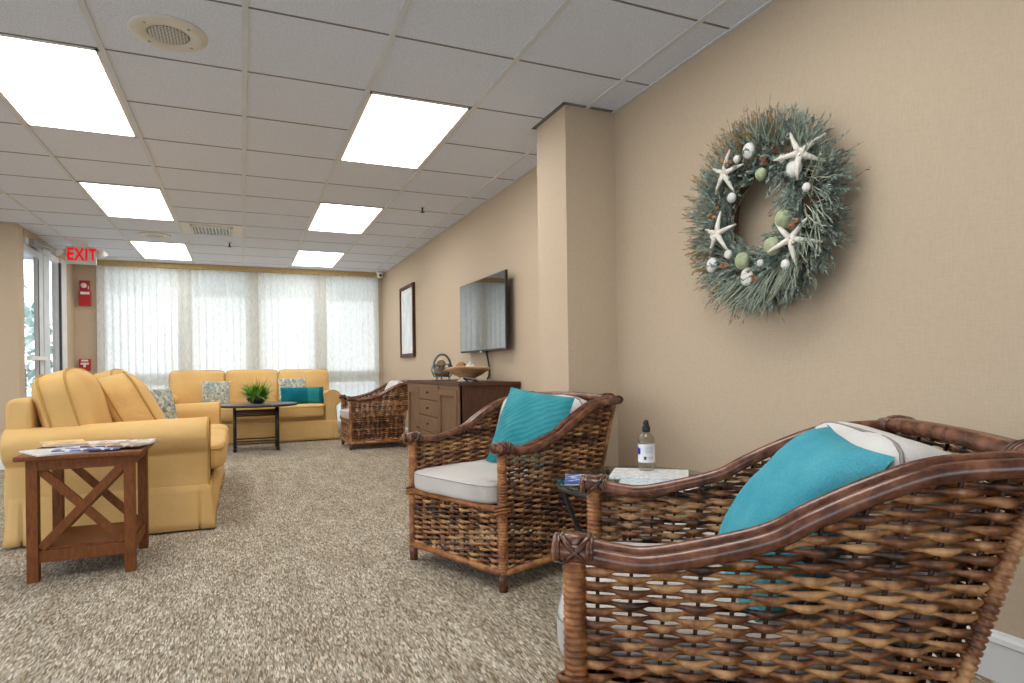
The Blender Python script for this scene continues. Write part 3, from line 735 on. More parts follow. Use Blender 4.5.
    h = (WH - .013, .32, .052); c = (0, YFR + .32 - .052, .403)
    s_ = MB(); s_.softbox(c, h, 7, 14, (0, 0, .2), .005, 5, seed=2); so = s_.build('seat_cushion', M['grey'], t)
    for zz in (.66,):
        pts = []
        for i in range(72):
            an = 2 * PI * i / 72; cx, cy = math.cos(an), math.sin(an); l = (abs(cx) ** 7 + abs(cy) ** 7) ** (1 / 7); q = (1 - abs(zz) ** 7) ** (1 / 7)
            pts.append((c[0] + cx / l * q * h[0] * 1.006, c[1] + cy / l * q * h[1] * 1.006, c[2] + zz * h[2]))
        b = MB(); b.tube(pts, .0018, 6, 0, True); b.build('cord', M['greyseam'], so)
    Ml = Matrix.Rotation(math.radians(-18), 3, 'X'); bh = (WH - .03, .095, .185); bc = (0, .225, .602)
    s_ = MB(); s_.softbox(bc, bh, 6, 14, (0, .25, .05), .006, 5, M=Ml, seed=8); bo = s_.build('back_cushion', M['white'], t)
    for yy in (-.7, .7):
        b = MB(); b.tube(cushion_cord(bh, 6, yy, bc, Ml), .004, 6, 0, True); b.build('cord', M['greyseam'], bo)
    return t
G = 'wicker armchairs along the right wall'
ch_near = make_armchair('rattan_armchair', 'largest wicker armchair in the foreground, with the rounded blue pillow', G)
ch_near.location = (1.06, 1.11, 0); ch_near.rotation_euler = (0, 0, math.radians(-123.7))
ch_mid = dup(ch_near, (1.233, 2.902, 0), math.radians(-69.3), 'wicker armchair with square teal pillow in front of the console cabinet')
ch_far = dup(ch_near, (1.53, 7.88, 0), math.radians(-90), 'far wicker armchair between the console cabinet and the blinds')
def local(ch, p): return Matrix.Translation(ch.location) @ ch.rotation_euler.to_matrix().to_4x4() @ Vector(p)
pillow('throw_pillow', .42, .40, .15, M['teal'], 'square teal quilted pillow leaning in the middle wicker armchair', 'pillow', local(ch_mid, (.08, -.054, .448)), math.radians(-69.3 + 5.3), math.radians(21.5), math.radians(6.5), 7, pinch=.04, jit=.004)
pillow('throw_pillow', .43, .42, .20, M['tealblue'], 'plump blue teal pillow in the foreground wicker armchair', 'pillow', local(ch_near, (.04, -.05, .445)), math.radians(-123.7 + .7), math.radians(36.6), math.radians(3.3), 8, pinch=.05)

# ------------------------------------------------------------------ wooden side table with magazines
t = thing('side_table', 'square brown wooden side table with crossed braces beside the near sofa', 'table', (-.69, 3.695, 0))
hx, hy = .212, .235
m = MB(); m.box(-hx - .036, hx + .036, -hy - .04, hy + .04, .552, .574); m.build('tabletop', M['tablewood'], t, .006)
m = MB()
for y in (-hy + .012, hy - .012): m.box(-hx + .04, hx - .04, y - .01, y + .01, .503, .552)
for x in (-hx + .012, hx - .012): m.box(x - .01, x + .01, -hy + .04, hy - .04, .503, .552)
m.build('apron', M['tablewood'], t, .002)
for sx in (-1, 1):
    for sy in (-1, 1):
        m = MB(); m.box(sx * hx - (sx > 0) * .045, sx * hx + (sx < 0) * .045, sy * hy - (sy > 0) * .045, sy * hy + (sy < 0) * .045, 0, .552); m.build('leg', M['tablewood'], t, .003)
m = MB(); m.box(-hx + .02, hx - .02, -hy + .03, hy - .03, .135, .15); m.build('shelf', M['tablewood'], t, .002)
m = MB()
for y in (-hy + .02, hy - .02): m.box(-hx + .045, hx - .045, y - .01, y + .01, .085, .14)
for x in (-hx + .02, hx - .02): m.box(x - .01, x + .01, -hy + .045, hy - .045, .085, .14)
m.build('shelf_rail', M['tablewood'], t, .002)
for y in (-hy + .022, hy - .022):
    for sx in (-1, 1):
        m = MB(); m.bar((sx * (hx - .05), y + sx * .004, .148), (-sx * (hx - .05), y + sx * .004, .505), .018, .038, (0, 1, 0) if False else (1, 0, 0)); m.build('brace', M['tablewood'], t, .002)
def cover_mat(name, cols, sc_=8):
    tt = NT(name); tt.bsdf(.3, .5); n = tt.noise(tt.coord((1, 1.6, 1)), sc_, 2)
    st = [(.30 + .4 * i / len(cols), lin(c)) for i, c in enumerate(cols)]; tt.l(tt.ramp(n.outputs[0], st, True), tt.b.inputs[0]); return tt.m
def magazine(name, w, h, th, mat, label, cat, loc, rz, group=None):
    t = thing(name, label, cat, loc, rz, group); m = MB(); m.box(-w / 2 + .002, w / 2 - .002, -h / 2 + .002, h / 2 - .002, .0008, th - .0008); m.build('pages', M['paper'], t)
    m = MB(); vs = []
    n = 6
    for i in range(n + 1):
        for j in (0, 1):
            x = -w / 2 + w * i / n; vs.append((x, -h / 2 + h * j, th + .0015 * math.sin(PI * i / n)))
    m.box(-w / 2, w / 2, -h / 2, h / 2, 0, .001); m.box(-w / 2 - .001, -w / 2 + .002, -h / 2, h / 2, 0, th)
    m.add(vs + [(x, y, z - .001) for x, y, z in vs], [(2 * i, 2 * i + 2, 2 * i + 3, 2 * i + 1) for i in range(n)] + [(2 * i + 14, 2 * i + 15, 2 * i + 17, 2 * i + 16) for i in range(n)])
    m.build('cover', mat, t); return t
cvb = cover_mat('cover_navy', [(40, 62, 120), (60, 84, 150), (214, 220, 226), (90, 120, 170)]); cvw = cover_mat('cover_white', [(226, 228, 228), (206, 212, 216), (236, 234, 228), (196, 206, 214)], 14)
cvg = cover_mat('cover_grey', [(148, 160, 164), (206, 210, 206), (92, 110, 116), (226, 224, 214)]); cvr = cover_mat('cover_dark', [(58, 44, 46), (120, 84, 74), (206, 190, 176), (70, 78, 104)])
cvy = cover_mat('cover_amber', [(206, 156, 78), (226, 206, 168), (186, 120, 60)]); cvl = cover_mat('cover_pale_blue', [(186, 206, 220), (214, 224, 228), (168, 192, 208)], 14)
GM = 'magazines on the wooden side table'
magazine('magazine', .20, .27, .006, cvw, 'white magazine at the left front corner of the wooden side table', 'magazine', (-.815, 3.56, .574), .5, GM)
magazine('magazine', .20, .27, .006, cvb, 'navy blue magazine at the front middle of the wooden side table', 'magazine', (-.665, 3.575, .574), 1.45, GM).location.z = .5805
magazine('magazine', .20, .27, .006, cvr, 'dark covered magazine at the right front of the wooden side table', 'magazine', (-.555, 3.62, .574), 1.2, GM).location.z = .587
magazine('magazine', .20, .27, .006, cvg, 'grey magazine at the right back of the wooden side table', 'magazine', (-.57, 3.84, .574), 1.65, GM)
magazine('magazine', .20, .27, .006, cvl, 'pale blue magazine at the back middle of the wooden side table', 'magazine', (-.70, 3.80, .574), 1.5, GM).location.z = .5805
magazine('magazine', .18, .25, .006, cvy, 'amber covered magazine at the left back of the wooden side table', 'magazine', (-.83, 3.805, .574), .3, GM).location.z = .5885

# ------------------------------------------------------------------ coffee table with plant
t = thing('coffee_table', 'low round table with dark metal legs in front of the far sofa', 'table', (.14, 8.17, 0))
m = MB(); m.lathe([(.445, .528), (.46, .533), (.46, .545), (.445, .552), (.001, .553)], n=48); m.build('tabletop', M['slate'], t)
m = MB(); m.lathe([(.467, .524), (.475, .53), (.475, .548), (.467, .553), (.461, .548), (.461, .53)], n=48); m.build('rim', M['darkmetal'], t)
for sx in (-1, 1):
    for sy in (-1, 1):
        m = MB(); m.tube([(sx * .235, sy * .16, 0), (sx * .235, sy * .16, .53)], .017, 10); m.tube([(sx * .235, sy * .16, .02), (sx * .235, sy * .16, .035)], .024, 10); m.build('leg', M['darkmetal'], t)
m = MB()
for z in (.42, .46, .12):
    for s_ in (-1, 1): m.tube([(-.235, s_ * .16, z), (.235, s_ * .16, z)], .009, 8); m.tube([(s_ * .235, -.16, z), (s_ * .235, .16, z)], .009, 8)
m.build('stretcher', M['darkmetal'], t)
t = thing('potted_plant', 'green grassy plant in a dark bowl on the low round table', 'plant', (.15, 8.15, .553))
m = MB(); m.lathe([(.05, 0), (.085, .015), (.115, .05), (.122, .075), (.112, .073), (.10, .05), (.001, .045)], n=28); m.build('bowl', M['bowl'], t)
m = MB(); rnd = random.Random(5)
def blade(mb, p, d, L, w, droop, mat=0, seg=4, side=None):
    d = d.normalized(); side = side or d.cross(Vector((0, 0, 1)))
    if side.length < 1e-4: side = Vector((1, 0, 0))
    side.normalize(); vs = []; q = Vector(p); dd = d.copy()
    for i in range(seg + 1):
        f = i / seg; ww = w * (.55 + .9 * f) if f < .45 else w * 1.0 * (1 - f) / .55 + .0004
        vs += [q - side * ww / 2, q + side * ww / 2]; dd = (dd + Vector((0, 0, -droop / seg))).normalized(); q = q + dd * (L / seg)
    mb.add(vs, [(2 * i, 2 * i + 1, 2 * i + 3, 2 * i + 2) for i in range(seg)], mat, True)
for i in range(420):
    a = rnd.uniform(0, 2 * PI); e = rnd.uniform(.2, 1.3); r0 = rnd.uniform(0, .08)
    blade(m, (r0 * math.cos(a), r0 * math.sin(a), .068), Vector((math.cos(a) * math.cos(e), math.sin(a) * math.cos(e), math.sin(e) + .2)), rnd.uniform(.14, .26), rnd.uniform(.012, .02), rnd.uniform(.3, 1.3))
m.build('foliage', M['leaf'], t)
m = MB()
for i in range(46):
    a = rnd.uniform(0, 2 * PI); e = rnd.uniform(.6, 1.25); blade(m, (.03 * math.cos(a), .03 * math.sin(a), .06), Vector((math.cos(a) * math.cos(e), math.sin(a) * math.cos(e), math.sin(e))), rnd.uniform(.22, .33), .006, rnd.uniform(.0, .25))
m.build('grass_stems', M['twig'], t)

# ------------------------------------------------------------------ console cabinet
CX0, CY0, CY1, CZ = 1.515, 4.60, 6.235, .83
t = thing('console_cabinet', 'brown wooden console cabinet with a middle column of drawers below the television', 'cabinet', (CX0, (CY0 + CY1) / 2, 0))
hl = (CY1 - CY0) / 2; dp = 2.03 - CX0
m = MB(); m.box(.012, dp, -hl + .012, hl - .012, .06, CZ - .028); m.build('carcass', M['consoleside'], t)
m = MB(); m.box(-.006, dp, -hl, hl, CZ - .028, CZ); m.build('worktop', M['consoleside'], t, .004)
m = MB(); m.box(.0, .03, -hl + .012, -hl + .05, .0, CZ - .028); m.box(.0, .03, hl - .05, hl - .012, 0, CZ - .028); m.box(0, .03, -hl + .05, hl - .05, .05, .09); m.box(0, .03, -hl + .05, hl - .05, CZ - .06, CZ - .028); m.box(.03, dp, -hl + .02, -hl + .06, 0, .06); m.box(.03, dp, hl - .06, hl - .02, 0, .06)
m.build('face_frame', M['consolefront'], t, .002)
yd = [-hl + .05, -hl + .53, hl - .50, hl - .05]
def cdoor(a, b, hs):
    d = MB(); z0, z1 = .092, CZ - .062; w = .05; x0, x1 = -.012, .012
    d.box(x0, x1, a, a + w, z0, z1); d.box(x0, x1, b - w, b, z0, z1); d.box(x0, x1, a + w, b - w, z0, z0 + w); d.box(x0, x1, a + w, b - w, z1 - w, z1); do = d.build('door', M['consolefront'], t, .003)
    p = MB(); p.box(.004, .014, a + w, b - w, z0 + w, z1 - w); p.build('panel', M['consolefront'], do)
    k = MB(); k.lathe([(.005, 0), (.005, .008), (.011, .012), (.009, .018), (.001, .019)], (-.012 - .0, hs, .40), 12, axis='X'); k.v = [(-.024 - q[0], q[1], q[2]) for q in k.v]; k.f = [f[::-1] for f in k.f]; k.build('knob', M['consoleside'], do)
cdoor(yd[0], yd[1] - .004, yd[1] - .04); cdoor(yd[2] + .004, yd[3], yd[2] + .04)
zs = [.092, .24, .385, .525, .664, CZ - .03]
for k in range(5):
    d = MB(); d.box(-.012, .012, yd[1] + .004, yd[2] - .004, zs[k] + .003, zs[k + 1] - .003); do = d.build('drawer', M['consolefront'], t, .004)
    kn = MB(); kn.lathe([(.005, 0), (.005, .008), (.011, .012), (.009, .018), (.001, .019)], (0, (yd[1] + yd[2]) / 2, (zs[k] + zs[k + 1]) / 2), 14, axis='X'); kn.v = [(-.012 - q[0], q[1], q[2]) for q in kn.v]; kn.f = [f[::-1] for f in kn.f]; kn.build('knob', M['consoleside'], do)
# wire basket with shells
t = thing('wire_basket', 'small round metal wire basket with ring handle on the console cabinet', 'basket', (1.74, 5.78, CZ), math.radians(-67))
m = MB(); R = .1
for z, r in ((.035, .075), (.075, .098), (.115, .1), (.15, .085)): m.tube([(r * math.cos(2 * PI * i / 24), r * math.sin(2 * PI * i / 24), z) for i in range(24)], .0055, 6, 0, True)
for k in range(8):
    a = 2 * PI * k / 8; m.tube([(r * math.cos(a), r * math.sin(a), z) for z, r in ((.035, .075), (.075, .098), (.115, .1), (.15, .085))], .0055, 6)
m.build('wire_body', M['verdigris'], t)
m = MB(); m.tube([(0, .105 * math.cos(a), .125 + .12 * math.sin(a)) for a in [PI * i / 16 for i in range(17)]], .011, 8); m.build('handle', M['verdigris'], t)
for k in range(3):
    a = 2 * PI * k / 3 + .5; m = MB(); m.tube([(.06 * math.cos(a), .06 * math.sin(a), .035), (.075 * math.cos(a), .075 * math.sin(a), 0)], .007, 6); m.build('foot', M['verdigris'], t)
for k, (dx, dy, z) in enumerate(((-.02, .035, .075), (.02, -.035, .08), (-.01, 0, .152))):
    m = MB(); m.ball((1.74 + dx, 5.78 + dy, CZ + z), .046, .046, .042); tag(m.build('decorative_ball', M['ballbrown']), ['brown ball low at the far side of the wire basket', 'brown ball low at the near side of the wire basket', 'topmost brown ball in the wire basket'][k], 'ball', 'balls in the wire basket')
# driftwood bowl
t = thing('shell_bowl', 'wide tan driftwood bowl on the console cabinet below the television', 'bowl', (1.74, 5.04, CZ), math.radians(0))
m = MB(); n = 40; prof = [(.02, .03), (.10, .035), (.17, .06), (.25, .098), (.29, .112), (.285, .118), (.24, .108), (.16, .075), (.09, .05), (.001, .045)]; vs = []
for r, z in prof:
    for k in range(n):
        a = 2 * PI * k / n; q = 1 + (.30 * max(0, -math.sin(a)) ** 6 + .06 * math.sin(3 * a + 1)) * (r / .29) ** 2; vs.append((r * q * math.cos(a) * .62, r * q * math.sin(a), z + .012 * math.sin(2 * a) * (r / .29)))
m.add(vs, [(i * n + k, i * n + (k + 1) % n, (i + 1) * n + (k + 1) % n, (i + 1) * n + k) for i in range(len(prof) - 1) for k in range(n)] + [tuple(range(n))[::-1]], 0, True)
m.build('dish', M['driftwood'], t)
m = MB(); m.lathe([(.075, 0), (.095, .004), (.07, .02), (.06, .036)], n=20); m.build('foot', M['cream'], t)
for k, (dx, dy, r, z, mt, l) in enumerate(((-.02, .12, .052, .115, 'ballbrown', 'brown ball at the far side of the driftwood bowl'), (.05, .03, .045, .1, 'driftwood', 'tan ball in the middle of the driftwood bowl'))):
    m = MB(); m.ball((1.74 + dx, 5.04 + dy, CZ + z), r); tag(m.build('decorative_ball', M[mt]), l, 'ball')
m = MB(); vs = []; n = 60
path = []; rr = []
for i in range(50):
    f = i / 49; a = f * 5 * PI; path.append((1.73 + .03 * (1 - f) * math.cos(a), 4.95 + .03 * (1 - f) * math.sin(a), CZ + .1 + .07 * f)); rr.append(.026 * (1 - f) + .002)
m.tube(path, rr, 10); tag(m.build('seashell', M['shell']), 'white spiral seashell in the driftwood bowl', 'shell')
m = MB(); m.tube(spline([(1.66, 4.80, CZ + .007), (1.62, 4.80, CZ + .03), (1.66, 4.74, CZ + .02), (1.70, 4.70, CZ + .008), (1.74, 4.8, CZ + .006)], 6), .006, 8); tag(m.build('cable_end', M['black']), 'short black cord end lying beside the driftwood bowl', 'cord')

# ------------------------------------------------------------------ TV, cable, picture
t = thing('television', 'flat black television mounted on the right wall', 'television', (1.96, 5.275, 1.41))
hw, hh = .58, .322
m = MB(); m.box(-.012, .012, -hw, hw, -hh, hh); m.build('casing', M['black'], t, .005)
m = MB(); m.box(-.0135, -.011, -hw + .009, hw - .009, -hh + .016, hh - .009); m.build('screen', M['screen'], t)
m = MB(); m.box(-.016, .0, -.03, .03, -hh - .01, -hh + .006); m.box(-.0165, -.0158, -.012, .012, -hh - .006, -hh + .001, 1); m.build('sensor_tab', [M['steel'], M['trimwhite']], t)
m = MB(); m.box(.012, .079, -.2, .2, -.15, .15); m.build('wall_mount', M['darkmetal'], t)
m = MB(); m.tube(spline([(.03, -.0, -hh + .02), (.06, -.005, -.45), (.06, -.0, -.53), (.045, .01, -.572)], 6), .008, 8); m.tube(spline([(.03, -.03, -hh + .02), (.055, -.02, -.45), (.06, -.025, -.53), (.05, -.03, -.572)], 6), .005, 8); m.build('power_cable', M['black'], t)
t = thing('framed_picture', 'tall narrow picture in a dark wooden frame on the right wall', 'picture', (XR - .002, 8.29, 1.575))
fw, fh = .37, .475
m = MB(); m.box(-.035, 0, -fw, -fw + .045, -fh, fh); m.box(-.035, 0, fw - .045, fw, -fh, fh); m.box(-.035, 0, -fw + .045, fw - .045, fh - .045, fh); m.box(-.035, 0, -fw + .045, fw - .045, -fh, -fh + .045); m.build('frame', M['framewood'], t, .004)
tt = NT('pale_print'); tt.bsdf(.25, .5); nn = tt.noise(tt.coord((1, 1, .5)), 5, 3); tt.l(tt.ramp(nn.outputs[0], [(.3, lin((196, 206, 214))), (.6, lin((232, 234, 232))), (.75, lin((176, 184, 186)))]), tt.b.inputs[0])
m = MB(); m.box(-.018, -.002, -fw + .04, fw - .04, -fh + .04, fh - .04); m.build('mat_board', M['paper'], t)
m = MB(); m.box(-.0195, -.017, -fw + .11, fw - .11, -fh + .12, fh - .12); m.build('print', tt.m, t)

# ------------------------------------------------------------------ round glass table between the chairs
TX, TY, TZ = 1.32, 1.95, .53
t = thing('glass_table', 'small round glass table with thin metal legs between two wicker armchairs', 'table', (TX, TY, 0))
m = MB(); m.lathe([(.295, TZ - .010), (.30, TZ - .007), (.30, TZ - .003), (.295, TZ), (.001, TZ)], n=56); m.build('tabletop', M['tableglass'], t)
m = MB(); m.tube([(.285 * math.cos(2 * PI * i / 48), .285 * math.sin(2 * PI * i / 48), TZ - .022) for i in range(48)], .010, 8, 0, True)
m.tube([(.15 * math.cos(2 * PI * i / 36), .15 * math.sin(2 * PI * i / 36), .2) for i in range(36)], .007, 8, 0, True); m.build('ring', M['darkmetal'], t)
for k in range(4):
    a = PI / 4 + k * PI / 2 + .5; m = MB(); m.tube([(r * math.cos(a), r * math.sin(a), z) for r, z in [(p.x, p.y) for p in spline([(.275, .505, 0), (.24, .4, 0), (.165, .25, 0), (.15, .18, 0), (.19, .08, 0), (.25, .0, 0)], 5)]], .009, 8); m.build('leg', M['darkmetal'], t)
cvn = cover_mat('cover_blue_cross', [(40, 66, 140), (60, 92, 170), (206, 214, 226), (52, 78, 150)], 14)
magazine('magazine', .14, .2, .006, cvn, 'blue and white booklet at the edge of the round glass table', 'magazine', (1.13, 2.0, TZ), -.5)
magazine('magazine', .21, .28, .008, cvw, 'pale magazine under the spray bottle on the round glass table', 'magazine', (1.40, 1.985, TZ), .9)
magazine('magazine', .2, .26, .006, cvl, 'pale blue magazine on the near side of the round glass table', 'magazine', (1.30, 1.80, TZ), .9)
t = thing('spray_bottle', 'clear spray bottle with black pump top and white label', 'bottle', (1.425, 2.04, TZ + .0098))
t.scale = (.97, .97, .93)
bm = NT('bottle_plastic'); tr = bm.n('ShaderNodeBsdfTransparent'); tr.inputs[0].default_value = (.86, .82, .79, 1); gl = bm.n('ShaderNodeBsdfGlossy'); gl.inputs['Roughness'].default_value = .08; mx = bm.n('ShaderNodeMixShader'); fr = bm.n('ShaderNodeLayerWeight'); pw = bm.n('ShaderNodeMath', operation='MULTIPLY_ADD'); pw.inputs[1].default_value = .25; pw.inputs[2].default_value = .04
bm.l(fr.outputs['Facing'], pw.inputs[0]); bm.l(pw.outputs[0], mx.inputs[0]); bm.l(tr.outputs[0], mx.inputs[1]); bm.l(gl.outputs[0], mx.inputs[2]); bm.l(mx.outputs[0], bm.out.inputs[0])
m = MB(); m.lathe([(.028, 0), (.032, .004), (.0325, .12), (.031, .132), (.024, .145), (.012, .152), (.012, .16)], n=28); m.build('bottle_body', bm.m, t)
m = MB(); vs = []; n = 28
for z in (.035, .11):
    for i in range(n + 1):
        a = 2 * PI * i / n; vs.append((.0331 * math.cos(a), .0331 * math.sin(a), z))
m.add(vs, [(i, i + 1, n + 2 + i, n + 1 + i) for i in range(n)], 0, True); lb = m.build('bottle_label', M['paper'], t)
def patch(name, a0, a1, z0, z1, mat, sh=None):
    m = MB(); vs = []; n = 6
    for z in (z0, z1):
        for i in range(n + 1):
            a = a0 + (a1 - a0) * i / n; vs.append((.0335 * math.cos(a), .0335 * math.sin(a), z + (sh or 0) * (i / n) * (z == z1)))
    m.add(vs, [(i, i + 1, n + 2 + i, n + 1 + i) for i in range(n)], 0, True); m.build(name, mat, lb)
va = math.atan2(-2.04, -1.425)
M['inkgrey'] = mat_noise('pale_print_ink', (168, 168, 190), (184, 184, 200), 9, .5, .2)
patch('blue_mark', va - 1.45, va - .75, .068, .098, M['blue'], -.006)
for q in range(5): patch('text_line', va - .15, va + .75, .074 + q * .006, .0765 + q * .006, M['inkgrey'])
patch('round_mark', va - .3, va + .0, .047, .06, M['alud']); patch('text_line', va + .2, va + .8, .05, .053, M['inkgrey']); patch('text_line', va + .2, va + .8, .056, .059, M['inkgrey'])
m = MB(); m.lathe([(.0145, .158), (.016, .162), (.016, .178), (.012, .184), (.010, .2), (.0085, .207), (.001, .208)], n=20); m.bar((0, 0, .196), (.016 * math.cos(va - .6), .016 * math.sin(va - .6), .196), .008, .008); m.build('pump_top', M['black'], t)

# ------------------------------------------------------------------ wreath
WY, WZ = 1.965, 1.55
t = thing('wreath', 'dried sage wreath with starfish and shells on the right wall', 'wreath', (XR, WY, WZ))
m = MB(); m.tube([(-.062, .24 * math.cos(2 * PI * i / 40), .24 * math.sin(2 * PI * i / 40)) for i in range(40)], .05, 10, 0, True); m.build('ring_base', M['twig'], t)
rnd = random.Random(11)
def sprig(mb, base, d, L, nl, lw, ll, stem=.0016, spread=.6):
    d = d.normalized(); q = Vector(base); pts = [q.copy()]; dd = d.copy()
    for i in range(4):
        dd = (dd + Vector((rnd.uniform(-.12, .12), rnd.uniform(-.12, .12), rnd.uniform(-.12, .12)))).normalized(); q = q + dd * L / 4; q.x = min(q.x, -.012); pts.append(q.copy())
    mb.tube(pts, [stem, stem, stem * .8, stem * .6, stem * .3], 4)
    for i in range(nl):
        f = .25 + .75 * (i + .5) / nl; j = min(3, int(f * 4)); p = pts[j].lerp(pts[j + 1], f * 4 - j)
        a = rnd.uniform(0, 2 * PI); u = d.orthogonal().normalized(); v = d.cross(u); ld = (d + (u * math.cos(a) + v * math.sin(a)) * spread).normalized()
        sd = ld.cross(Vector((rnd.uniform(-1, 1), rnd.uniform(-1, 1), rnd.uniform(-1, 1))));
        if sd.length < 1e-3: sd = u
        blade(mb, p, ld, ll * rnd.uniform(.7, 1.2), lw, rnd.uniform(-.2, .2), 0, 2, sd)
def wreath_pos(a, rr, phi):
    """point on the wreath body: angle a, tube radius rr, phi around the tube (0 = outward, 90 = towards the room)"""
    r = .24 + rr * math.cos(phi); return Vector((-.066 - rr * math.sin(phi), r * math.cos(a), r * math.sin(a)))
def wdir(a, out, tang, room):
    rad = Vector((0, math.cos(a), math.sin(a))); tan = Vector((0, -math.sin(a), math.cos(a))); return rad * out + tan * tang + Vector((-1, 0, 0)) * room
m = MB()
for i in range(860):
    a = rnd.uniform(0, 2 * PI); phi = rnd.choice((rnd.uniform(-.3, 1.0), rnd.uniform(.4, 2.2)))
    out = math.cos(phi) + .45; room = max(0, math.sin(phi)) * .75
    sprig(m, wreath_pos(a, .035, phi), wdir(a, out, rnd.uniform(-.2, 1.0), room), rnd.uniform(.08, .15), 15, .0052, .022)
for i in range(420):
    a = rnd.uniform(0, 2 * PI); phi = rnd.uniform(1.5, 3.3)
    sprig(m, wreath_pos(a, .035, phi), wdir(a, rnd.uniform(-.9, -.1), rnd.uniform(.3, 1.2), .45), rnd.uniform(.08, .16), 13, .0052, .02)
f = m.build('sage_foliage', M['sage'], t)
m = MB()
for i in range(200):
    a = rnd.choice((rnd.uniform(2.2, 4.2), rnd.uniform(3.8, 5.6), rnd.uniform(0, 2 * PI))); phi = rnd.uniform(.3, 1.9)
    sprig(m, wreath_pos(a, .05, phi), wdir(a, .7, rnd.uniform(-.2, 1.1), .5), rnd.uniform(.12, .22), 0, .006, .02, .0022)
m.build('pale_stems', M['palest'], t)
m = MB()
for i in range(110):
    a = rnd.uniform(-.9, 1.9) if i % 3 else rnd.uniform(0, 2 * PI); phi = rnd.uniform(.2, 1.5)
    sprig(m, wreath_pos(a, .05, phi), wdir(a, .9, rnd.uniform(-.3, .8), .6), rnd.uniform(.10, .16), 14, .006, .014, .002, .35)
m.build('straw_sprigs', M['straw'], t)
m = MB()
for i in range(260):
    a = rnd.uniform(-1.3, 1.4) if i % 4 else rnd.uniform(0, 2 * PI); phi = rnd.uniform(-.2, .8)
    sprig(m, wreath_pos(a, .05, phi), wdir(a, 1, rnd.uniform(-.4, .9), .1), rnd.uniform(.12, .20), 3, .003, .014, .0014)
m.build('twigs', M['twig'], t)
for (a, q) in ((2.6, .25), (2.0, .2), (3.5, .24), (4.6, .26), (.2, .2), (5.3, .24), (1.1, .26)):
    m = MB(); c = Vector((-.165, q * math.cos(a), q * math.sin(a)))
    for k in range(5): m.ball(c + Vector((rnd.uniform(-.015, .01), rnd.uniform(-.02, .02), rnd.uniform(-.02, .02))), .011, n=7, m=5)
    m.build('seed_pods', M['ballbrown'], t)
def star(y, z, R, rot, ty=0, tz=0):
    y *= .981; z = .94 + (z - .94) * .981
    m = MB(); c = Vector((1.863 - XR, y - WY, z - WZ)); Mr = Matrix.Rotation(ty, 3, 'Z') @ Matrix.Rotation(tz, 3, 'Y')
    for k in range(5):
        a = rot + 2 * PI * k / 5; d = Mr @ Vector((0, math.cos(a), math.sin(a)))
        m.tube([c, c + d * R * .3, c + d * R * .7 + Vector((.006, 0, 0)), c + d * R + Vector((.015, 0, 0))], [.0135, .0105, .0068, .003], 8)
    m.ball(c, .012, .02, .02, 10, 6); m.build('starfish', M['starfish'], t)
star(2.125, 1.756, .098, 1.75); star(2.173, 1.508, .098, 1.65); star(1.728, 1.717, .10, 2.4, .75, .2); star(1.774, 1.409, .10, 2.1, .55, .2)
for (y, z, r, mt, fl) in ((1.986, 1.81, .03, 'shell', .5), (1.757, 1.671, .032, 'shell', .7), (2.085, 1.643, .02, 'shell', .8), (2.214, 1.378, .03, 'shell', .4), (2.005, 1.299, .034, 'shell', .3), (2.029, 1.368, .034, 'urchin', .7), (1.867, 1.399, .034, 'urchin', .8), (1.809, 1.493, .034, 'urchin', .8), (1.921, 1.695, .024, 'urchin', .8), (1.812, 1.724, .016, 'shell', .8), (2.052, 1.795, .016, 'shell', .8), (1.702, 1.585, .016, 'shell', .8), (2.11, 1.409, .018, 'shell', .8), (1.804, 1.319, .018, 'shell', .8), (1.93, 1.345, .014, 'shell', .8), (2.20, 1.50, .02, 'shell', .4)):
    y *= .981; z = .94 + (z - .94) * .981
    m = MB(); m.ball((1.865 - XR, y - WY, z - WZ), r * fl, r, r * 1.05, 16, 10); m.build('sea_urchin' if mt == 'urchin' else 'shell', M[mt], t)

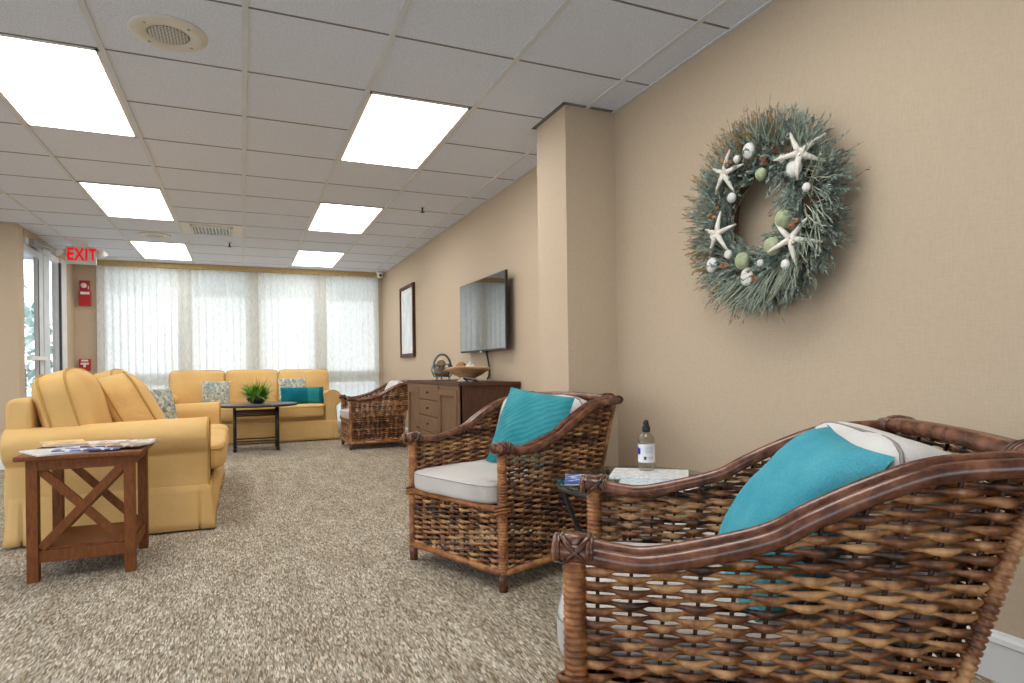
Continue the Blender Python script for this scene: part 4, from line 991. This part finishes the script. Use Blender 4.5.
# ------------------------------------------------------------------ trees outside the glass door
rnd = random.Random(21)
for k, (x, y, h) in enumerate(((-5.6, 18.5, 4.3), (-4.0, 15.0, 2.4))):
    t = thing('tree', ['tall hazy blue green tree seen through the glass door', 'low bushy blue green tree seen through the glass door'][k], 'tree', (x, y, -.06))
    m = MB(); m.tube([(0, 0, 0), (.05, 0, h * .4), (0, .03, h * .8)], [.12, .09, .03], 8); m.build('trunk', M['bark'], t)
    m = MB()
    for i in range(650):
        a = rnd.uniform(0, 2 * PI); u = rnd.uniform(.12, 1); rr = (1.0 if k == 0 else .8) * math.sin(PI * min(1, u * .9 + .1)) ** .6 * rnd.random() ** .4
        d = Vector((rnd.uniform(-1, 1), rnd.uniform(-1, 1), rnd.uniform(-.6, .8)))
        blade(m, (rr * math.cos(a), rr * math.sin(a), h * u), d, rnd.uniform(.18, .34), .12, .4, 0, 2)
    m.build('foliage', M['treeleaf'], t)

# ------------------------------------------------------------------ sky
w = bpy.data.worlds.new('sky'); sc.world = w; w.use_nodes = True; nt = w.node_tree; nt.nodes.clear()
o = nt.nodes.new('ShaderNodeOutputWorld'); b = nt.nodes.new('ShaderNodeBackground'); tc = nt.nodes.new('ShaderNodeTexCoord'); sp = nt.nodes.new('ShaderNodeSeparateXYZ'); r = nt.nodes.new('ShaderNodeValToRGB')
nt.links.new(tc.outputs['Generated'], sp.inputs[0]); nt.links.new(sp.outputs[2], r.inputs[0]); nt.links.new(r.outputs[0], b.inputs[0]); nt.links.new(b.outputs[0], o.inputs[0])
r.color_ramp.elements[0].position = 0; r.color_ramp.elements[0].color = (.93, .96, 1, 1); r.color_ramp.elements[1].position = .6; r.color_ramp.elements[1].color = (.62, .78, 1, 1)
b.inputs[1].default_value = 2.0

# ------------------------------------------------------------------ camera
F, TH, Y0P, ROL = 632.93, .40214, 367.76, -.0130037
s_, c_ = math.sin(TH), math.cos(TH)
fw_ = Vector((s_, c_, 0)); r0 = Vector((c_, -s_, 0)); u0 = Vector((0, 0, 1)); rr_ = r0 * math.cos(ROL) + u0 * math.sin(ROL); uu = -r0 * math.sin(ROL) + u0 * math.cos(ROL)
cam = bpy.data.cameras.new('camera'); co = bpy.data.objects.new('camera', cam); C.objects.link(co)
cam.sensor_width = 36; cam.sensor_fit = 'HORIZONTAL'; cam.lens = F / 1024 * 36; cam.shift_y = (Y0P - 341.5) / 1024; cam.clip_start = .05
Mx = Matrix((rr_, uu, -fw_)).transposed().to_4x4(); Mx.translation = Vector((0, 0, .94)); co.matrix_world = Mx; sc.camera = co
sc.view_settings.view_transform = 'Standard'; sc.view_settings.look = 'None'; sc.view_settings.gamma = 1; sc.view_settings.use_curve_mapping = False
sc.view_settings.exposure = 1.1
sc.cycles.max_bounces = 8; sc.cycles.transparent_max_bounces = 12; sc.cycles.diffuse_bounces = 5
